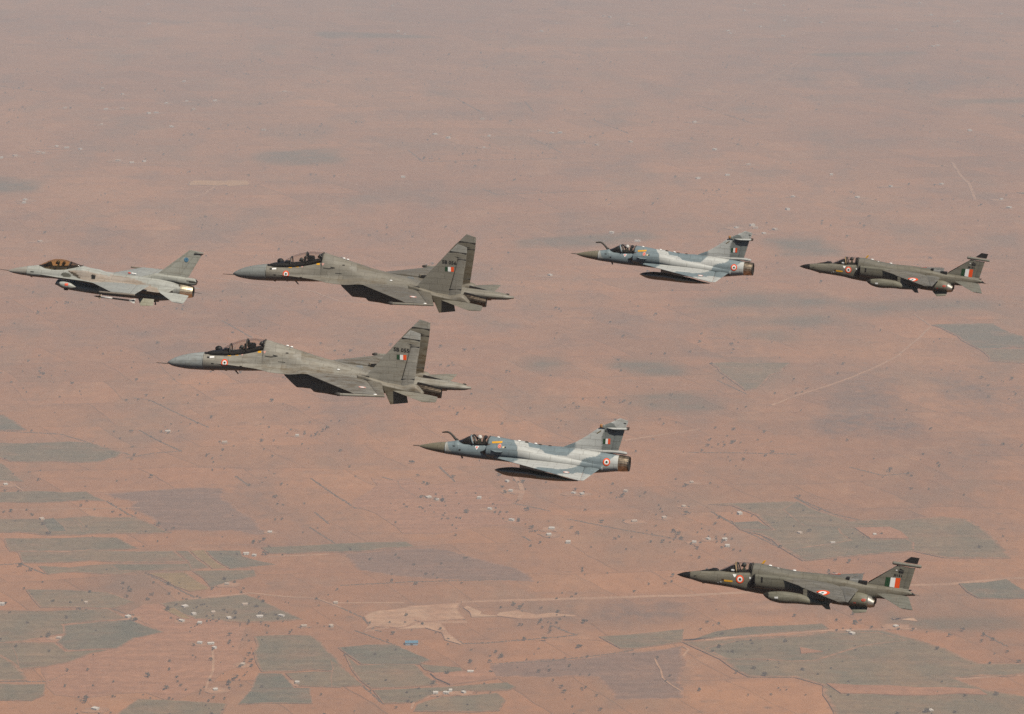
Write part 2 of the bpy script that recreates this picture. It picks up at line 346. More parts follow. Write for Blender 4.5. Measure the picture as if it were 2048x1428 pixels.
FA = [
 ('G', [(-1022.2,6255.9),(-817.0,6255.9),(-744.5,6162.6),(-752.6,6138.8),(-782.2,6097.1),(-952.3,6097.1),(-1011.1,6184.8)]),
 ('O', [(-995.5,6084.5),(-966.8,6079.1),(-943.8,6040.0),(-906.4,5944.1),(-975.0,5952.7)]),
 ('G', [(-960.0,5856.1),(-778.1,5876.2),(-733.8,5801.5),(-948.7,5783.5)]),
 ('O', [(-932.0,5676.3),(-671.9,5688.9),(-596.4,5580.3),(-806.2,5565.1),(-917.1,5580.3)]),
 ('T', [(-834.6,5670.0),(-808.9,5673.1),(-777.8,5589.4),(-809.1,5586.4)]),
 ('O', [(-777.7,5665.3),(-767.9,5666.8),(-738.5,5592.5),(-748.0,5589.4)]),
 ('G', [(-881.7,5542.5),(-683.9,5550.0),(-641.4,5468.2),(-859.3,5458.0)]),
 ('O', [(-846.8,5452.2),(-645.9,5456.5),(-580.0,5456.5),(-546.7,5391.6),(-826.9,5381.6)]),
 ('O', [(-793.7,5363.2),(-545.3,5377.3),(-530.0,5336.5),(-772.0,5315.5)]),
 ('G', [(-678.4,5371.7),(-547.2,5377.3),(-533.8,5336.5),(-655.3,5336.5)]),
 ('G', [(-576.3,5458.0),(-553.3,5460.9),(-504.8,5351.9),(-536.4,5343.5)]),
 ('Y', [(-551.4,5460.9),(-528.4,5463.8),(-478.4,5354.7),(-500.9,5350.5)]),
 ('T', [(-524.5,5463.8),(-463.9,5458.0),(-455.4,5424.6),(-432.3,5400.2),(-397.9,5374.5),(-474.5,5353.3)]),
 ('G', [(-533.4,5332.3),(-431.5,5339.3),(-424.6,5297.5),(-460.6,5276.9),(-494.5,5236.1)]),
 ('Y', [(-604.0,5318.3),(-547.9,5325.3),(-493.9,5229.3),(-529.2,5209.2)]),
 ('O', [(-797.3,5215.9),(-730.5,5215.9),(-658.3,5202.5),(-607.9,5149.7),(-640.0,5110.7),(-757.6,5117.1)]),
 ('G', [(-570.5,5143.1),(-435.4,5195.9),(-334.0,5053.2),(-429.8,5034.4),(-503.5,5053.2)]),
 ('Y', [(-559.9,5110.7),(-542.3,5117.1),(-507.3,5055.8),(-525.1,5053.2)]),
 ('O', [(-843.1,5104.2),(-647.3,5110.7),(-611.6,5053.2),(-684.5,5030.6),(-711.5,5018.1),(-691.2,4972.4),(-763.2,4929.8),(-814.1,4917.8)]),
 ('T', [(-707.6,5015.6),(-656.2,5034.4),(-603.7,5046.9),(-544.5,4978.5),(-585.5,4948.0),(-611.3,4896.3),(-682.9,4882.0),(-706.0,4923.8)]),
 ('O', [(-813.8,4915.4),(-710.0,4927.4),(-686.1,4879.7),(-613.5,4885.6),(-671.8,4823.5),(-705.8,4794.7),(-794.1,4789.0)]),
 ('G', [(-808.6,4882.0),(-769.3,4899.9),(-745.2,4794.7),(-794.3,4790.2)]),
 ('G', [(-783.6,4721.4),(-690.7,4710.3),(-687.3,4661.0),(-700.5,4636.2),(-770.3,4636.2)]),
 ('G', [(-404.4,4960.2),(-314.4,4966.3),(-258.5,4806.2),(-256.8,4774.2),(-381.4,4772.0)]),
 ('T', [(-381.0,4766.3),(-345.2,4766.3),(-322.1,4699.3),(-298.2,4693.8),(-290.4,4618.0),(-399.7,4618.0),(-385.3,4688.3)]),
 ('O', [(-341.9,4768.6),(-256.6,4768.6),(-253.1,4699.3),(-318.2,4701.5)]),
 ('O', [(-551.2,4639.4),(-416.3,4618.0),(-421.8,4528.9),(-578.0,4528.9)]),
 ('G', [(-430.3,5475.6),(-293.7,5504.7),(-183.1,5521.9),(-165.5,5487.7),(-290.8,5448.2),(-416.3,5443.4)]),
 ('T', [(-268.4,4896.8),(-183.0,4915.2),(-143.6,4860.4),(-121.6,4833.5),(-142.3,4811.3),(-232.0,4806.9)]),
 ('O', [(-261.6,4867.7),(-233.3,4805.1),(-146.0,4804.2),(-108.2,4704.6),(-211.2,4687.7)]),
 ('O', [(-275.8,4833.5),(-258.0,4798.0),(-220.9,4704.6),(-268.8,4702.9)]),
 ('G', [(-139.6,4809.5),(-110.4,4806.9),(-78.5,4793.6),(-73.0,4776.1),(-109.5,4763.0),(-130.9,4780.5)]),
 ('G', [(-208.4,4684.4),(-97.8,4702.9),(-56.5,4713.1),(-4.6,4718.3),(7.1,4698.7),(-7.1,4679.3),(-58.7,4677.6),(-107.5,4669.2),(-142.3,4627.7),(-187.7,4615.4)]),
 ('O', [(-139.3,4611.3),(-107.1,4652.6),(-61.0,4660.9),(-22.5,4669.2),(-13.4,4636.0),(-14.6,4586.9),(-143.5,4582.9)]),
 ('O', [(136.6,4952.3),(269.0,4999.4),(265.2,4924.4),(188.7,4887.7),(164.6,4892.2)]),
 ('D', [(-33.8,4813.9),(134.2,4858.6),(166.7,4874.0),(264.2,4904.1),(251.0,4644.3),(148.9,4636.0),(128.9,4754.4),(-33.4,4754.4)]),
 ('D', [(-290.7,5446.0),(-163.8,5478.6),(-136.9,5482.0),(6.6,5354.7),(38.2,5269.4),(-80.2,5279.9),(-196.4,5301.1),(-256.4,5343.9)]),
 ('S', [(-231.0,5091.4),(-162.0,5118.1),(-117.5,5136.1),(-81.1,5146.1),(-89.1,5121.1),(-76.9,5052.3),(-145.8,5037.8),(-180.4,4999.4),(-232.1,4989.9)]),
 ('S', [(-80.7,5118.1),(-72.3,5124.1),(-49.4,5074.7),(-27.2,5076.7),(-24.3,5064.9),(-65.9,5057.1)]),
 ('S', [(-21.7,5091.4),(9.1,5098.3),(39.6,5074.7),(98.0,5070.8),(95.1,5064.9),(6.2,5057.1),(-27.1,5068.8)]),
 ('S', [(-148.4,5032.9),(-115.2,5030.1),(-100.4,4975.7),(-77.8,4924.4),(-83.2,4922.5),(-114.2,4980.5),(-136.6,5004.2),(-177.5,4994.7)]),
 ('R', [(-120.0,4763.0),(-72.9,4770.0),(-30.9,4780.5),(-20.2,4737.1),(-92.8,4709.7),(-114.0,4732.8)]),
 ('T', [(404.9,7686.3),(557.5,7757.0),(699.5,7780.8),(750.5,7745.1),(786.3,7651.4),(833.8,7679.3),(986.7,7686.3),(1122.6,7698.0),(1153.9,7605.3),(1060.7,7571.2),(793.8,7548.5),(769.2,7612.2),(614.0,7612.2),(444.8,7600.8)], 14),
 ('T', [(506.9,7465.9),(658.6,7510.3),(730.7,7532.8),(745.6,7459.3),(694.9,7426.3),(530.0,7422.0)], 14),
 ('T', [(474.4,7293.1),(570.7,7329.2),(630.0,7322.8),(651.9,7230.2),(583.1,7213.6),(531.3,7255.2)], 14),
 ('T', [(961.2,7408.9),(1105.6,7422.0),(1116.8,7350.5),(1150.2,7276.2),(1154.1,7148.0),(1028.1,7141.9)]),
 ('O', [(1028.3,7137.9),(1153.5,7144.0),(1128.6,6983.0),(1034.8,7012.3)]),
 ('O', [(427.0,6992.8),(598.7,6992.8),(514.8,6738.8),(485.3,6711.7),(458.1,6840.1)]),
 ('T', [(208.0,6678.7),(361.4,6702.4),(433.8,6535.3),(279.6,6530.7)], 6),
 ('T', [(180.3,7025.6),(331.9,7015.2),(388.5,6857.9),(266.6,6862.8)], 6),
 ('G', [(7.9,8529.8),(353.5,8667.8),(401.1,8544.9),(202.1,8440.1),(20.7,8425.3)], 12),
 ('T', [(660.7,8544.9),(814.7,8552.5),(848.4,8294.6),(681.6,8280.3)], 8),
 ('T', [(-790.7,10083.2),(-549.5,10177.9),(-492.2,9858.6),(-696.3,9828.7),(-775.2,9918.9)], 10),
 ('T', [(-821.8,13436.2),(-493.7,13363.6),(-278.0,13203.0),(-765.9,13167.9)], 12),
 ('T', [(1432.7,11268.9),(1832.2,11413.1),(1807.7,11255.9),(1457.2,11191.7)], 12),
 ('G', [(-1566.1,9633.9),(-1369.8,9492.6),(-1358.6,9310.4),(-1512.4,9292.5)], 10),
 ('G', [(414.9,6948.4),(536.5,6994.5),(554.1,6872.8),(497.6,6750.2)], 10),
 ('G', [(6.5,7025.6),(82.8,7051.7),(113.7,6933.1),(38.5,6912.9)], 10),
 ('G', [(1104.3,12645.2),(1553.1,12710.3),(1560.6,12612.8),(1172.2,12548.6)], 12),
 ('O', [(355.4,5775.9),(472.9,5792.2),(511.3,5798.5),(551.8,5723.9),(598.1,5657.1),(762.1,5687.3),(803.9,5675.2),(837.9,5545.1),(848.4,5411.8),(732.8,5409.6),(684.9,5454.1),(492.8,5400.8),(470.6,5454.1),(431.3,5568.4),(402.9,5596.5),(457.9,5597.6),(434.7,5699.4),(395.3,5760.9)]),
 ('T', [(388.0,5648.7),(438.1,5660.7),(458.2,5601.2),(400.5,5596.5)]),
 ('G', [(571.9,5609.4),(600.0,5615.4),(625.0,5533.6),(686.0,5539.4),(696.2,5510.7),(682.6,5459.7),(492.8,5400.8),(471.5,5465.3),(584.9,5525.6)]),
 ('R', [(598.3,5613.0),(664.5,5617.7),(686.0,5539.4),(622.2,5535.9)]),
 ('G', [(511.1,5795.9),(551.6,5721.4),(597.8,5654.7),(663.2,5633.2),(569.4,5615.4),(515.4,5627.2),(481.1,5736.2)]),
 ('S', [(679.3,5613.0),(777.9,5595.3),(774.7,5570.7),(741.2,5522.1),(698.3,5529.0)]),
 ('T', [(737.8,5257.1),(817.3,5280.2),(844.2,5192.0),(840.3,5166.6),(756.2,5171.6)]),
 ('O', [(265.1,4922.9),(281.8,4932.2),(497.8,4982.7),(583.4,4990.3),(643.8,4924.8),(709.9,4816.1),(789.3,4816.1),(781.2,4763.5),(662.5,4737.6),(703.7,4678.1),(764.2,4653.0),(746.7,4539.3),(463.7,4539.3),(457.3,4661.3),(461.2,4703.4),(423.3,4746.2),(355.1,4741.9),(313.8,4833.9),(280.0,4897.2)]),
 ('G', [(346.9,4934.0),(497.4,4979.0),(574.1,4980.8),(617.8,4934.0),(503.2,4869.9),(429.9,4825.0),(324.4,4833.9),(295.6,4888.1)]),
 ('R', [(443.6,4892.6),(476.9,4874.4),(446.4,4862.7)]),
 ('S', [(491.7,4805.5),(554.4,4810.8),(533.4,4800.2),(496.3,4798.5)]),
 ('G', [(282.3,4941.5),(365.3,5004.6),(490.6,5023.7),(498.9,4995.1),(315.4,4949.9),(265.7,4934.0)]),
 ('T', [(593.8,5084.8),(660.1,5057.5),(823.6,5057.5),(815.1,5001.7),(635.9,4995.1),(588.6,5038.1)], 8),
 ('S', [(606.7,5051.7),(640.0,5051.7),(639.3,5045.9),(606.7,5046.8)]),
 ('R', [(467.2,4711.9),(691.9,4686.5),(700.1,4653.0),(483.0,4661.3)]),
 ('A', [(-928.2,9531.3),(-772.2,9525.1),(-760.1,9432.5),(-926.6,9438.6)]),
 ('S', [(-914.3,9512.6),(-819.2,9506.4),(-817.5,9457.0),(-911.5,9457.0)]),
 ('R', [(-765.2,5048.7),(-617.6,5076.6),(-478.4,5220.7),(-397.4,4809.8),(-494.1,4638.1),(-680.6,4661.9)], 6),
 ('R', [(-263.7,5958.5),(-22.1,5902.0),(31.9,5668.5),(-177.6,5566.6),(-292.0,5774.1)], 10),
 ('D', [(-739.8,5864.9),(-555.7,5902.0),(-405.0,5583.3),(-606.8,5593.4)], 4),
]
for sd in (-1, 1):                                          # the same farmland goes on to either side
    for k in range(16):
        y = rng.uniform(4600, 9500); x = sd * y * rng.uniform(0.18, 0.34); L, D = rng.uniform(60, 190), rng.uniform(50, 150)
        FA.append((rng.choice(['G', 'O', 'T', 'O', 'D']), [(x - L + .5*D, y - D), (x + L + .5*D, y - D + .08*L), (x + L - .5*D, y + D + .08*L), (x - L - .5*D, y + D)]))
def inside(px, py, poly):
    r_ = np.zeros(len(px), bool); j = len(poly) - 1
    for i in range(len(poly)):
        (xi, yi), (xj, yj) = poly[i], poly[j]
        r_ ^= ((yi > py) != (yj > py)) & (px < (xj - xi) * (py - yi) / (yj - yi + 1e-9) + xi); j = i
    return r_
crop = np.zeros(GXX.size); gxf, gyf = GXX.ravel(), GYY.ravel()
for a in FA:                                               # distant young crops without a sharp border grow in the soil sheet itself
    if len(a) > 2 and a[0] in 'TG':
        acc = np.zeros(GXX.size)
        for _ in range(14): acc += inside(gxf + rng.normal(0, 10 + .5 * a[2]), gyf + rng.normal(0, 18 + 1.5 * a[2]), a[1])
        crop = np.maximum(crop, acc / 14)
at = ground.data.attributes.new('crop', 'FLOAT', 'POINT'); at.data.foreach_set('value', crop)
FA = [a for a in FA if not (len(a) > 2 and a[0] in 'TG')]
for a in FA[:]:
    if a[0] in 'RD': field(*a, name='bare_field')
for a in FA:
    if a[0] not in 'RDSA': field(*a)
for a in FA:
    if a[0] in 'SA': field(*a, name='bare_field')
for a in FA:
    if a[0] == 'R' and len(a) == 2:                         # bare plots that lie inside crops stand over them as dry banks
        o = field(*a, name='bare_field')
        for v in o.data.vertices: v.co.z += 1.0 if v.co.z > 0 else 0

def strip(name, pts, w, h, mat, jitter=0.0):
    """ribbon along a ground polyline, with its own thickness"""
    P = []
    for i in range(len(pts) - 1):
        a, b_ = pts[i], pts[i + 1]; L = math.hypot(b_[0]-a[0], b_[1]-a[1]); k = max(1, int(L / 40))
        P += [(a[0] + (b_[0]-a[0])*j/k + rng.normal(0, jitter), a[1] + (b_[1]-a[1])*j/k + rng.normal(0, jitter)) for j in range(k)]
    P.append(pts[-1])
    V = []; F = []
    for i, p in enumerate(P):
        a, b_ = P[max(i-1, 0)], P[min(i+1, len(P)-1)]
        t = np.array([b_[0]-a[0], b_[1]-a[1]]); t /= np.linalg.norm(t) + 1e-9
        nn = np.array([-t[1], t[0]]) * w / 2
        V += [(p[0]+nn[0], p[1]+nn[1], -0.2), (p[0]+nn[0]*.9, p[1]+nn[1]*.9, h), (p[0]-nn[0]*.9, p[1]-nn[1]*.9, h), (p[0]-nn[0], p[1]-nn[1], -0.2)]
    for i in range(len(P) - 1):
        for j in range(3): F.append((i*4+j, i*4+j+1, i*4+j+5, i*4+j+4))
    F.append((0, 1, 2, 3)); F.append(tuple((len(P)-1)*4 + k for k in (3, 2, 1, 0)))
    o = mesh_obj(name, V, F, mat, None, False)
    bm = bmesh.new(); bm.from_mesh(o.data); bmesh.ops.recalc_face_normals(bm, faces=bm.faces); bm.to_mesh(o.data); bm.free()
    return o

M_TRACK = field_material('track_dust', (0.55, 0.310, 0.178), (0.47, 0.250, 0.140), 0.3, bare=0)
for pts, w in [
    ([(-292.4,5143.1),(-275.5,5144.1),(-174.1,5146.1)], 7), ([(-81.1,5151.1),(91.3,5168.3),(278.4,5186.6),(402.2,5209.4),(657.7,5248.7),(712.6,5251.9),(812.3,5285.5),(863.1,5296.0)], 9),
    ([(-145.7,5032.9),(-71.2,5037.8)], 9), ([(526.3,6579.1),(597.0,6684.7),(668.2,6775.3),(719.2,6849.5),(772.4,6934.8),(844.8,7071.6),(901.5,7234.4),(953.6,7382.8)], 8),
    ([(956.3,7404.5),(933.2,7537.3)], 6), ([(-5.8,6033.6),(4.0,5979.8),(15.3,5926.9),(19.3,5874.8),(13.4,5811.0)], 9),
    ([(-730.0,7990.9),(-646.2,7924.8),(-478.8,7814.9),(-411.3,7695.4),(-323.5,7664.6),(-241.2,7676.9)], 8), ([(281.7,4929.4),(348.5,4957.3),(501.2,4990.3),(584.2,4997.9),(636.5,4999.8)], 8),
    ([(218.9,4840.7),(221.0,4815.7),(225.6,4780.5),(226.6,4745.7),(234.3,4713.1),(250.6,4677.6)], 5), ([(-525.4,5169.4),(-457.1,5189.2),(-428.5,5202.5),(-371.6,5182.6),(-315.4,5169.4),(-274.1,5117.1)], 7),
    ([(1328.6,9878.6),(1318.8,9633.9),(1322.9,9446.4),(1300.6,9178.1)], 9), ([(220.3,6273.8),(372.0,6371.6)], 6), ([(662.5,4737.6),(769.0,4759.1)], 7),
    ([(-146.4,4595.0),(-144.8,4627.7),(-110.0,4669.2)], 7), ([(-231.9,4985.2),(-145.7,5032.9)], 7), ([(510.2,10597.9),(548.2,10552.1),(1223.1,12903.4),(1357.9,12914.6)], 5),
    ([(-459.5,4882.0),(-450.3,4777.6),(-453.2,4677.3)], 6), ([(-949.8,5952.7),(-931.6,5944.1),(-896.6,5876.2)], 5), ([(-414.9,5424.6),(-311.6,5439.1)], 6),
    ([(-855.2,9420.3),(-872.6,9293.8),(-924.2,9190.9)], 7), ([(-917.3,5738.5),(-668.1,5752.7)], 4), ([(-823.2,5455.2),(-558.8,5458.4)], 4),
    ([(264.3,4906.4),(271.4,4888.1),(261.5,4851.8)], 6), ([(-336.3,4760.6),(-316.1,4710.3)], 5)]:
    tag(strip('dirt_track', pts, w * (1.05 if w == 9 else 0.66), 0.75 + rng.uniform(0, .15), M_TRACK, 0.8), kind='structure')

# ---------------------------------------------------------------- hedges, trees, farms
def leaf_material(name, a, b_):
    m = bpy.data.materials.new(name); nt, b = nodes_of(m)
    oi = nt.nodes.new('ShaderNodeObjectInfo'); tc = nt.nodes.new('ShaderNodeTexCoord')
    n1 = noise(nt, tc.outputs['Object'], 0.8, 3)
    f = math_node(nt, 'ADD', math_node(nt, 'MULTIPLY', oi.outputs['Random'], 0.5), math_node(nt, 'MULTIPLY', n1, 0.5))
    nt.links.new(mix_col(nt, f, a, b_), b.inputs['Base Color'])
    b.inputs['Roughness'].default_value = 0.9; b.inputs['Specular IOR Level'].default_value = 0.1
    return m
M_LEAF = leaf_material('thorn_tree_leaves', (0.085, 0.077, 0.046), (0.155, 0.122, 0.074))
M_HEDGE = leaf_material('hedge_leaves', (0.11, 0.085, 0.058), (0.17, 0.115, 0.078))
M_BARK = plain('bark', (0.09, 0.065, 0.045), 0.9)

def leaf_cloud(n, rx, ry, rz, size, g, cz=0.0):
    """many small leaf-clump faces spread through an uneven crown of several lobes"""
    lobes = [(g.normal(0, rx*.45), g.normal(0, ry*.45), g.normal(0, rz*.25)) for _ in range(6)]
    V = []; F = []
    for i in range(n):
        l = lobes[i % 6]
        d_ = g.normal(size=3); d_ /= np.linalg.norm(d_); rr = g.uniform(0.45, 1.0) ** 0.5 * 0.58
        p = np.array([l[0] + d_[0]*rx*rr, l[1] + d_[1]*ry*rr, cz + l[2] + d_[2]*rz*rr])
        a = g.normal(size=3); a /= np.linalg.norm(a); b_ = np.cross(a, g.normal(size=3)); b_ /= np.linalg.norm(b_)
        s = size * g.uniform(.6, 1.3); k = len(V)
        V += [p + a*s, p + b_*s*.8, p - a*s, p - b_*s*.8]; F.append((k, k+1, k+2, k+3))
    return V, F

TREES = []
for v in range(6):
    g = np.random.default_rng(40 + v)
    h = g.uniform(3.2, 4.6); r_ = g.uniform(2.6, 3.6)
    V, F = leaf_cloud(90, r_, r_, r_ * g.uniform(.55, .8), 0.75, g, h)
    t = empty('thorn_tree')
    crown = mesh_obj('crown', V, F, M_LEAF, t, False)
    tv = [(0, 0, -0.3), (0.1, 0, h * .45), (r_*.4, 0.2, h * .95)]
    tr = []; tf = []
    for q_, (pts, rad) in enumerate((([(0, 0, -.3), (.1, .05, h*.5), (r_*.35, .2, h)], (.28, .2, .08)), ([(.08, .03, h*.42), (-r_*.3, .3, h*.95)], (.15, .06)), ([(.08, .03, h*.45), (.1, -r_*.35, h*.95)], (.15, .06)))):
        for p, rd in zip(pts, rad):
            tr += [(p[0] + rd*math.cos(a), p[1] + rd*math.sin(a), p[2]) for a in np.linspace(0, 2*math.pi, 5, endpoint=False)]
        base = len(tr) - 5 * len(pts)
        for i in range(len(pts) - 1):
            for j in range(5): tf.append((base+i*5+j, base+i*5+(j+1)%5, base+(i+1)*5+(j+1)%5, base+(i+1)*5+j))
    mesh_obj('trunk', tr, tf, M_BARK, t, True)
    TREES.append(t)

HOUSES_NEAR = [(-687.4,5139.2),(-526.1,5119.7),(-507.3,5074.8),(-477.4,5085.0),(-449.4,5053.2),(-401.4,5062.1),(-367.3,5065.9),(-430.2,5130.1),(-610.6,5059.6),(-523.6,5038.1),(-493.9,5028.1),(-483.7,4917.8),(-466.0,4915.4),(-458.8,4893.9),(-327.7,5009.4),(-284.8,5009.4),(-408.1,4806.2),(-438.5,4682.8),(-319.8,4715.9),(-605.2,4591.4),(-705.2,4944.3),(-284.5,5140.5),(-469.6,5249.6),(-832.6,5670.0),(-678.3,6346.0),(-558.3,6250.2),(-422.2,5580.3),(-452.7,5439.1),(-438.4,5428.9),(-420.9,6307.4),(-934.1,5918.5),(-821.9,5132.7),(-151.3,5823.6),(-135.1,5804.6),(-59.4,5817.3),(-8.9,5944.0),(-2.4,5868.4),(-39.9,5738.5),(-0.8,5660.5),(69.5,5603.4),(64.4,5562.3),(97.0,5512.7),(208.2,5868.4),(216.4,5653.3),(269.9,5677.4),(112.3,5855.5),(128.0,5849.1),(-112.5,4665.1),(-97.1,4667.6),(-90.9,4677.6),(-71.4,4669.2),(-62.3,4767.4),(332.4,5933.5),(308.9,5757.2),(405.8,5708.0),(339.8,5533.6),(370.2,5490.2),(314.4,5510.7),(368.3,5531.3),(501.7,5574.2),(630.8,5560.2),(553.1,5508.4),(527.7,4980.8),(531.7,4966.7),(604.7,5009.3),(599.0,4580.9),(606.9,4583.4)]
HOUSES_FAR = [(-1590.4,14469.3),(-1503.1,13689.7),(-1174.4,11795.7),(-1444.6,11609.8),(-1355.3,11447.3),(-1508.7,11093.2),(-1367.3,11063.9),(-1314.2,11080.6),(-1178.6,11211.7),(-1114.2,11263.2),(-1071.4,11063.9),(-1018.2,11276.2),(-1211.5,10956.6),(-1187.8,10968.9),(-1335.9,10689.1),(-1105.8,10642.6),(-799.9,10562.0),(-796.1,11519.0),(-1552.8,9968.0),(-1517.2,10002.2),(-1366.5,9167.7),(-1361.7,9118.7),(-1190.7,9900.4),(-1110.9,9893.7),(-1417.2,10204.8),(-1381.4,10169.3),(-1336.4,10141.1),(-1145.7,9866.9),(-1457.1,10081.6),(-1438.3,10057.3),(-521.1,14406.2),(-462.2,13411.4),(-431.7,13303.1),(120.2,13411.4),(187.2,13708.7),(390.0,13992.8),(413.4,13946.8),(482.7,13670.8),(534.0,13173.0),(-97.5,10815.3),(-86.7,10176.4),(-72.8,10422.9),(87.1,10546.8),(126.7,10497.7),(153.4,10497.7),(264.0,10229.8),(373.2,10301.8),(-318.7,9584.7),(-246.0,10467.7),(-201.9,10385.9),(263.7,8629.8),(1063.1,14490.4),(1185.3,14420.2),(1000.2,14213.5),(1164.0,13979.6),(1140.3,13817.1),(1235.8,13914.2),(1284.7,13734.1),(1021.5,13577.0),(878.5,13429.6),(881.0,13333.0),(1087.3,13243.7),(1728.2,14525.8),(1790.5,14525.8),(1780.5,14032.4),(1861.1,13785.0),(1843.0,13753.1),(2084.5,14078.9),(1568.2,13472.3),(1627.8,13429.6),(1542.0,12869.7),(1644.9,12886.5),(1668.0,12914.6),(597.9,10747.9),(626.6,10134.0),(709.8,9827.0),(633.7,9622.7),(940.1,9632.2),(1089.3,9408.1),(793.5,9225.9),(1472.4,10554.4),(1241.4,9453.9),(973.2,9211.3),(1374.7,9176.4),(1375.6,9039.2),(543.5,9559.5),(644.1,8747.2),(650.2,8707.7),(666.1,8622.1),(599.0,8707.7),(699.4,8681.6),(-1231.1,8499.7),(327.3,8499.7),(93.7,8017.6),(760.0,9007.3),(-991.2,8017.6),(-1099.7,10632.5)]
M_WALL = plain('limewash', (0.80, 0.70, 0.58), 0.9, var=0.15, scale=0.6)
M_WALL2 = plain('mud_wall', (0.66, 0.48, 0.34), 0.9, var=0.15, scale=0.6)
M_ROOF = plain('pale_roof', (0.82, 0.73, 0.62), 0.85, var=0.12, scale=0.7)
M_ROOF2 = plain('sandy_roof', (0.74, 0.58, 0.44), 0.85, var=0.12, scale=0.7)
M_BLUE = plain('blue_roof_sheet', (0.10, 0.27, 0.38), 0.5, var=0.12, scale=0.5)
M_SHADE = plain('dark_opening', (0.03, 0.026, 0.02), 0.8)

def house(i, p, detail):
    g = np.random.default_rng(900 + i)
    L, Wd, Hh = g.uniform(5, 10), g.uniform(4.5, 7.5), g.uniform(2.8, 4.0)
    if not detail: L *= 1.4; Wd *= 1.7; Hh *= 1.3
    e = empty('farmhouse', (p[0], p[1], 0), (0, 0, g.normal(0, 0.5)))
    wm, rm = (M_WALL, M_ROOF) if g.random() < .72 else (M_WALL2, M_ROOF2)
    box('wall', wm, e, -L/2, L/2, -Wd/2, Wd/2, -0.3, Hh, 0)
    rf = box('roof', rm, e, -L/2 - .25, L/2 + .25, -Wd/2 - .25, Wd/2 + .25, Hh, Hh + .3, 0)
    if detail:
        box('parapet', rm, rf, -L/2 - .25, L/2 + .25, Wd/2 - .05, Wd/2 + .22, Hh + .3, Hh + .75, 0)
        box('door', M_SHADE, e, -.5, .5, -Wd/2 - .06, -Wd/2 + .04, 0, 2.1, 0)
        for x in (-L*.3, L*.3): box('window', M_SHADE, e, x - .45, x + .45, -Wd/2 - .05, -Wd/2 + .04, 1.2, 2.2, 0)
    return e
M_YARD = field_material('trodden_yard', (0.54, 0.310, 0.180), (0.47, 0.245, 0.132), 0.3, bare=0.8)
for i, p in enumerate(HOUSES_NEAR + HOUSES_FAR):           # trodden earth round the farm buildings
    g = np.random.default_rng(3000 + i)
    if g.random() < .3: continue
    n = 12; r0 = g.uniform(8, 17) * (1 if i < len(HOUSES_NEAR) else 1.5)
    ring = [(p[0] + r0*1.5*g.uniform(.6, 1.2)*math.cos(6.283*k/n) + g.normal(0, 4) * 0, p[1] + r0*g.uniform(.6, 1.3)*math.sin(6.283*k/n), 0.95 + i * .0009) for k in range(n)]
    V = ring + [(x, y, -.2) for x, y, z in ring] + [(p[0], p[1], 1.0 + i * .0009)]
    o = mesh_obj('farmyard', V, [(k, (k+1) % n, 2*n) for k in range(n)] + [(k, k+n, (k+1) % n + n, (k+1) % n) for k in range(n)], M_YARD, None, False)
    at = o.data.attributes.new('rim', 'FLOAT', 'POINT'); at.data.foreach_set('value', [0.35] * (2*n) + [1.0])
    tag(o, kind='structure')
for i, p in enumerate(HOUSES_NEAR):
    tag(house(i, p, True), 'small flat-roofed farm building on the nearer part of the plain', 'house', 'farm buildings on the nearer plain')
for i, p in enumerate(HOUSES_FAR):
    tag(house(200 + i, p, False), 'tiny pale farm building far off on the hazy plain', 'house', 'farm buildings in the far haze')
# the shed with the blue roof
bs = [(-155.5,4917.0)][0]
e = empty('metal_shed', (bs[0], bs[1], 0), (0, 0, 0.05))
box('wall', plain('shed_wall', (0.30, 0.40, 0.46), 0.7, scale=0.5), e, -9.5, 9.5, -6, 6, -0.3, 4.2, 0)
V = [(-10.2,-6.8,4.2),(10.2,-6.8,4.2),(10.2,0,6.2),(-10.2,0,6.2),(10.2,6.8,4.2),(-10.2,6.8,4.2),(-10.2,-6.8,4.0),(10.2,-6.8,4.0),(10.2,6.8,4.0),(-10.2,6.8,4.0)]
mesh_obj('roof', V, [(0,1,2,3),(3,2,4,5),(0,6,7,1),(5,4,8,9),(0,3,5,9,6),(1,7,8,4,2)], M_BLUE, e, False)
box('door', M_SHADE, e, -2, 2, -6.1, -5.95, 0, 3.2, 0)
tag(e, 'large shed with a bright blue sheet roof among red fields', 'shed')

# hedges: low dark lines of thorn along the field edges
def hedge(pts, w):
    """uneven line of separate thorn bushes grown together, with gaps"""
    V = []; F = []
    for i in range(len(pts) - 1):
        a, b_ = np.array(pts[i]), np.array(pts[i + 1]); L = np.linalg.norm(b_ - a)
        s_ = 0.0
        while s_ < L:
            step = w * rng.uniform(0.6, 1.0)
            if True:
                c = a + (b_ - a) * s_ / L + rng.normal(0, 0.9, 2); r_ = w * rng.uniform(.5, .9); h = rng.uniform(.5, 1.3)
                k = len(V); t0 = rng.uniform(0, 6.28)
                V += [(c[0] + r_*1.3*math.cos(t0 + j*1.2566), c[1] + r_*1.6*math.sin(t0 + j*1.2566), -.1) for j in range(5)] + [(c[0] + rng.normal(0, .3), c[1] + rng.normal(0, .3), h)]
                F += [(k + j, k + (j + 1) % 5, k + 5) for j in range(5)]
            s_ += step
    return mesh_obj('hedgerow', V, F, M_HEDGE, None, False)
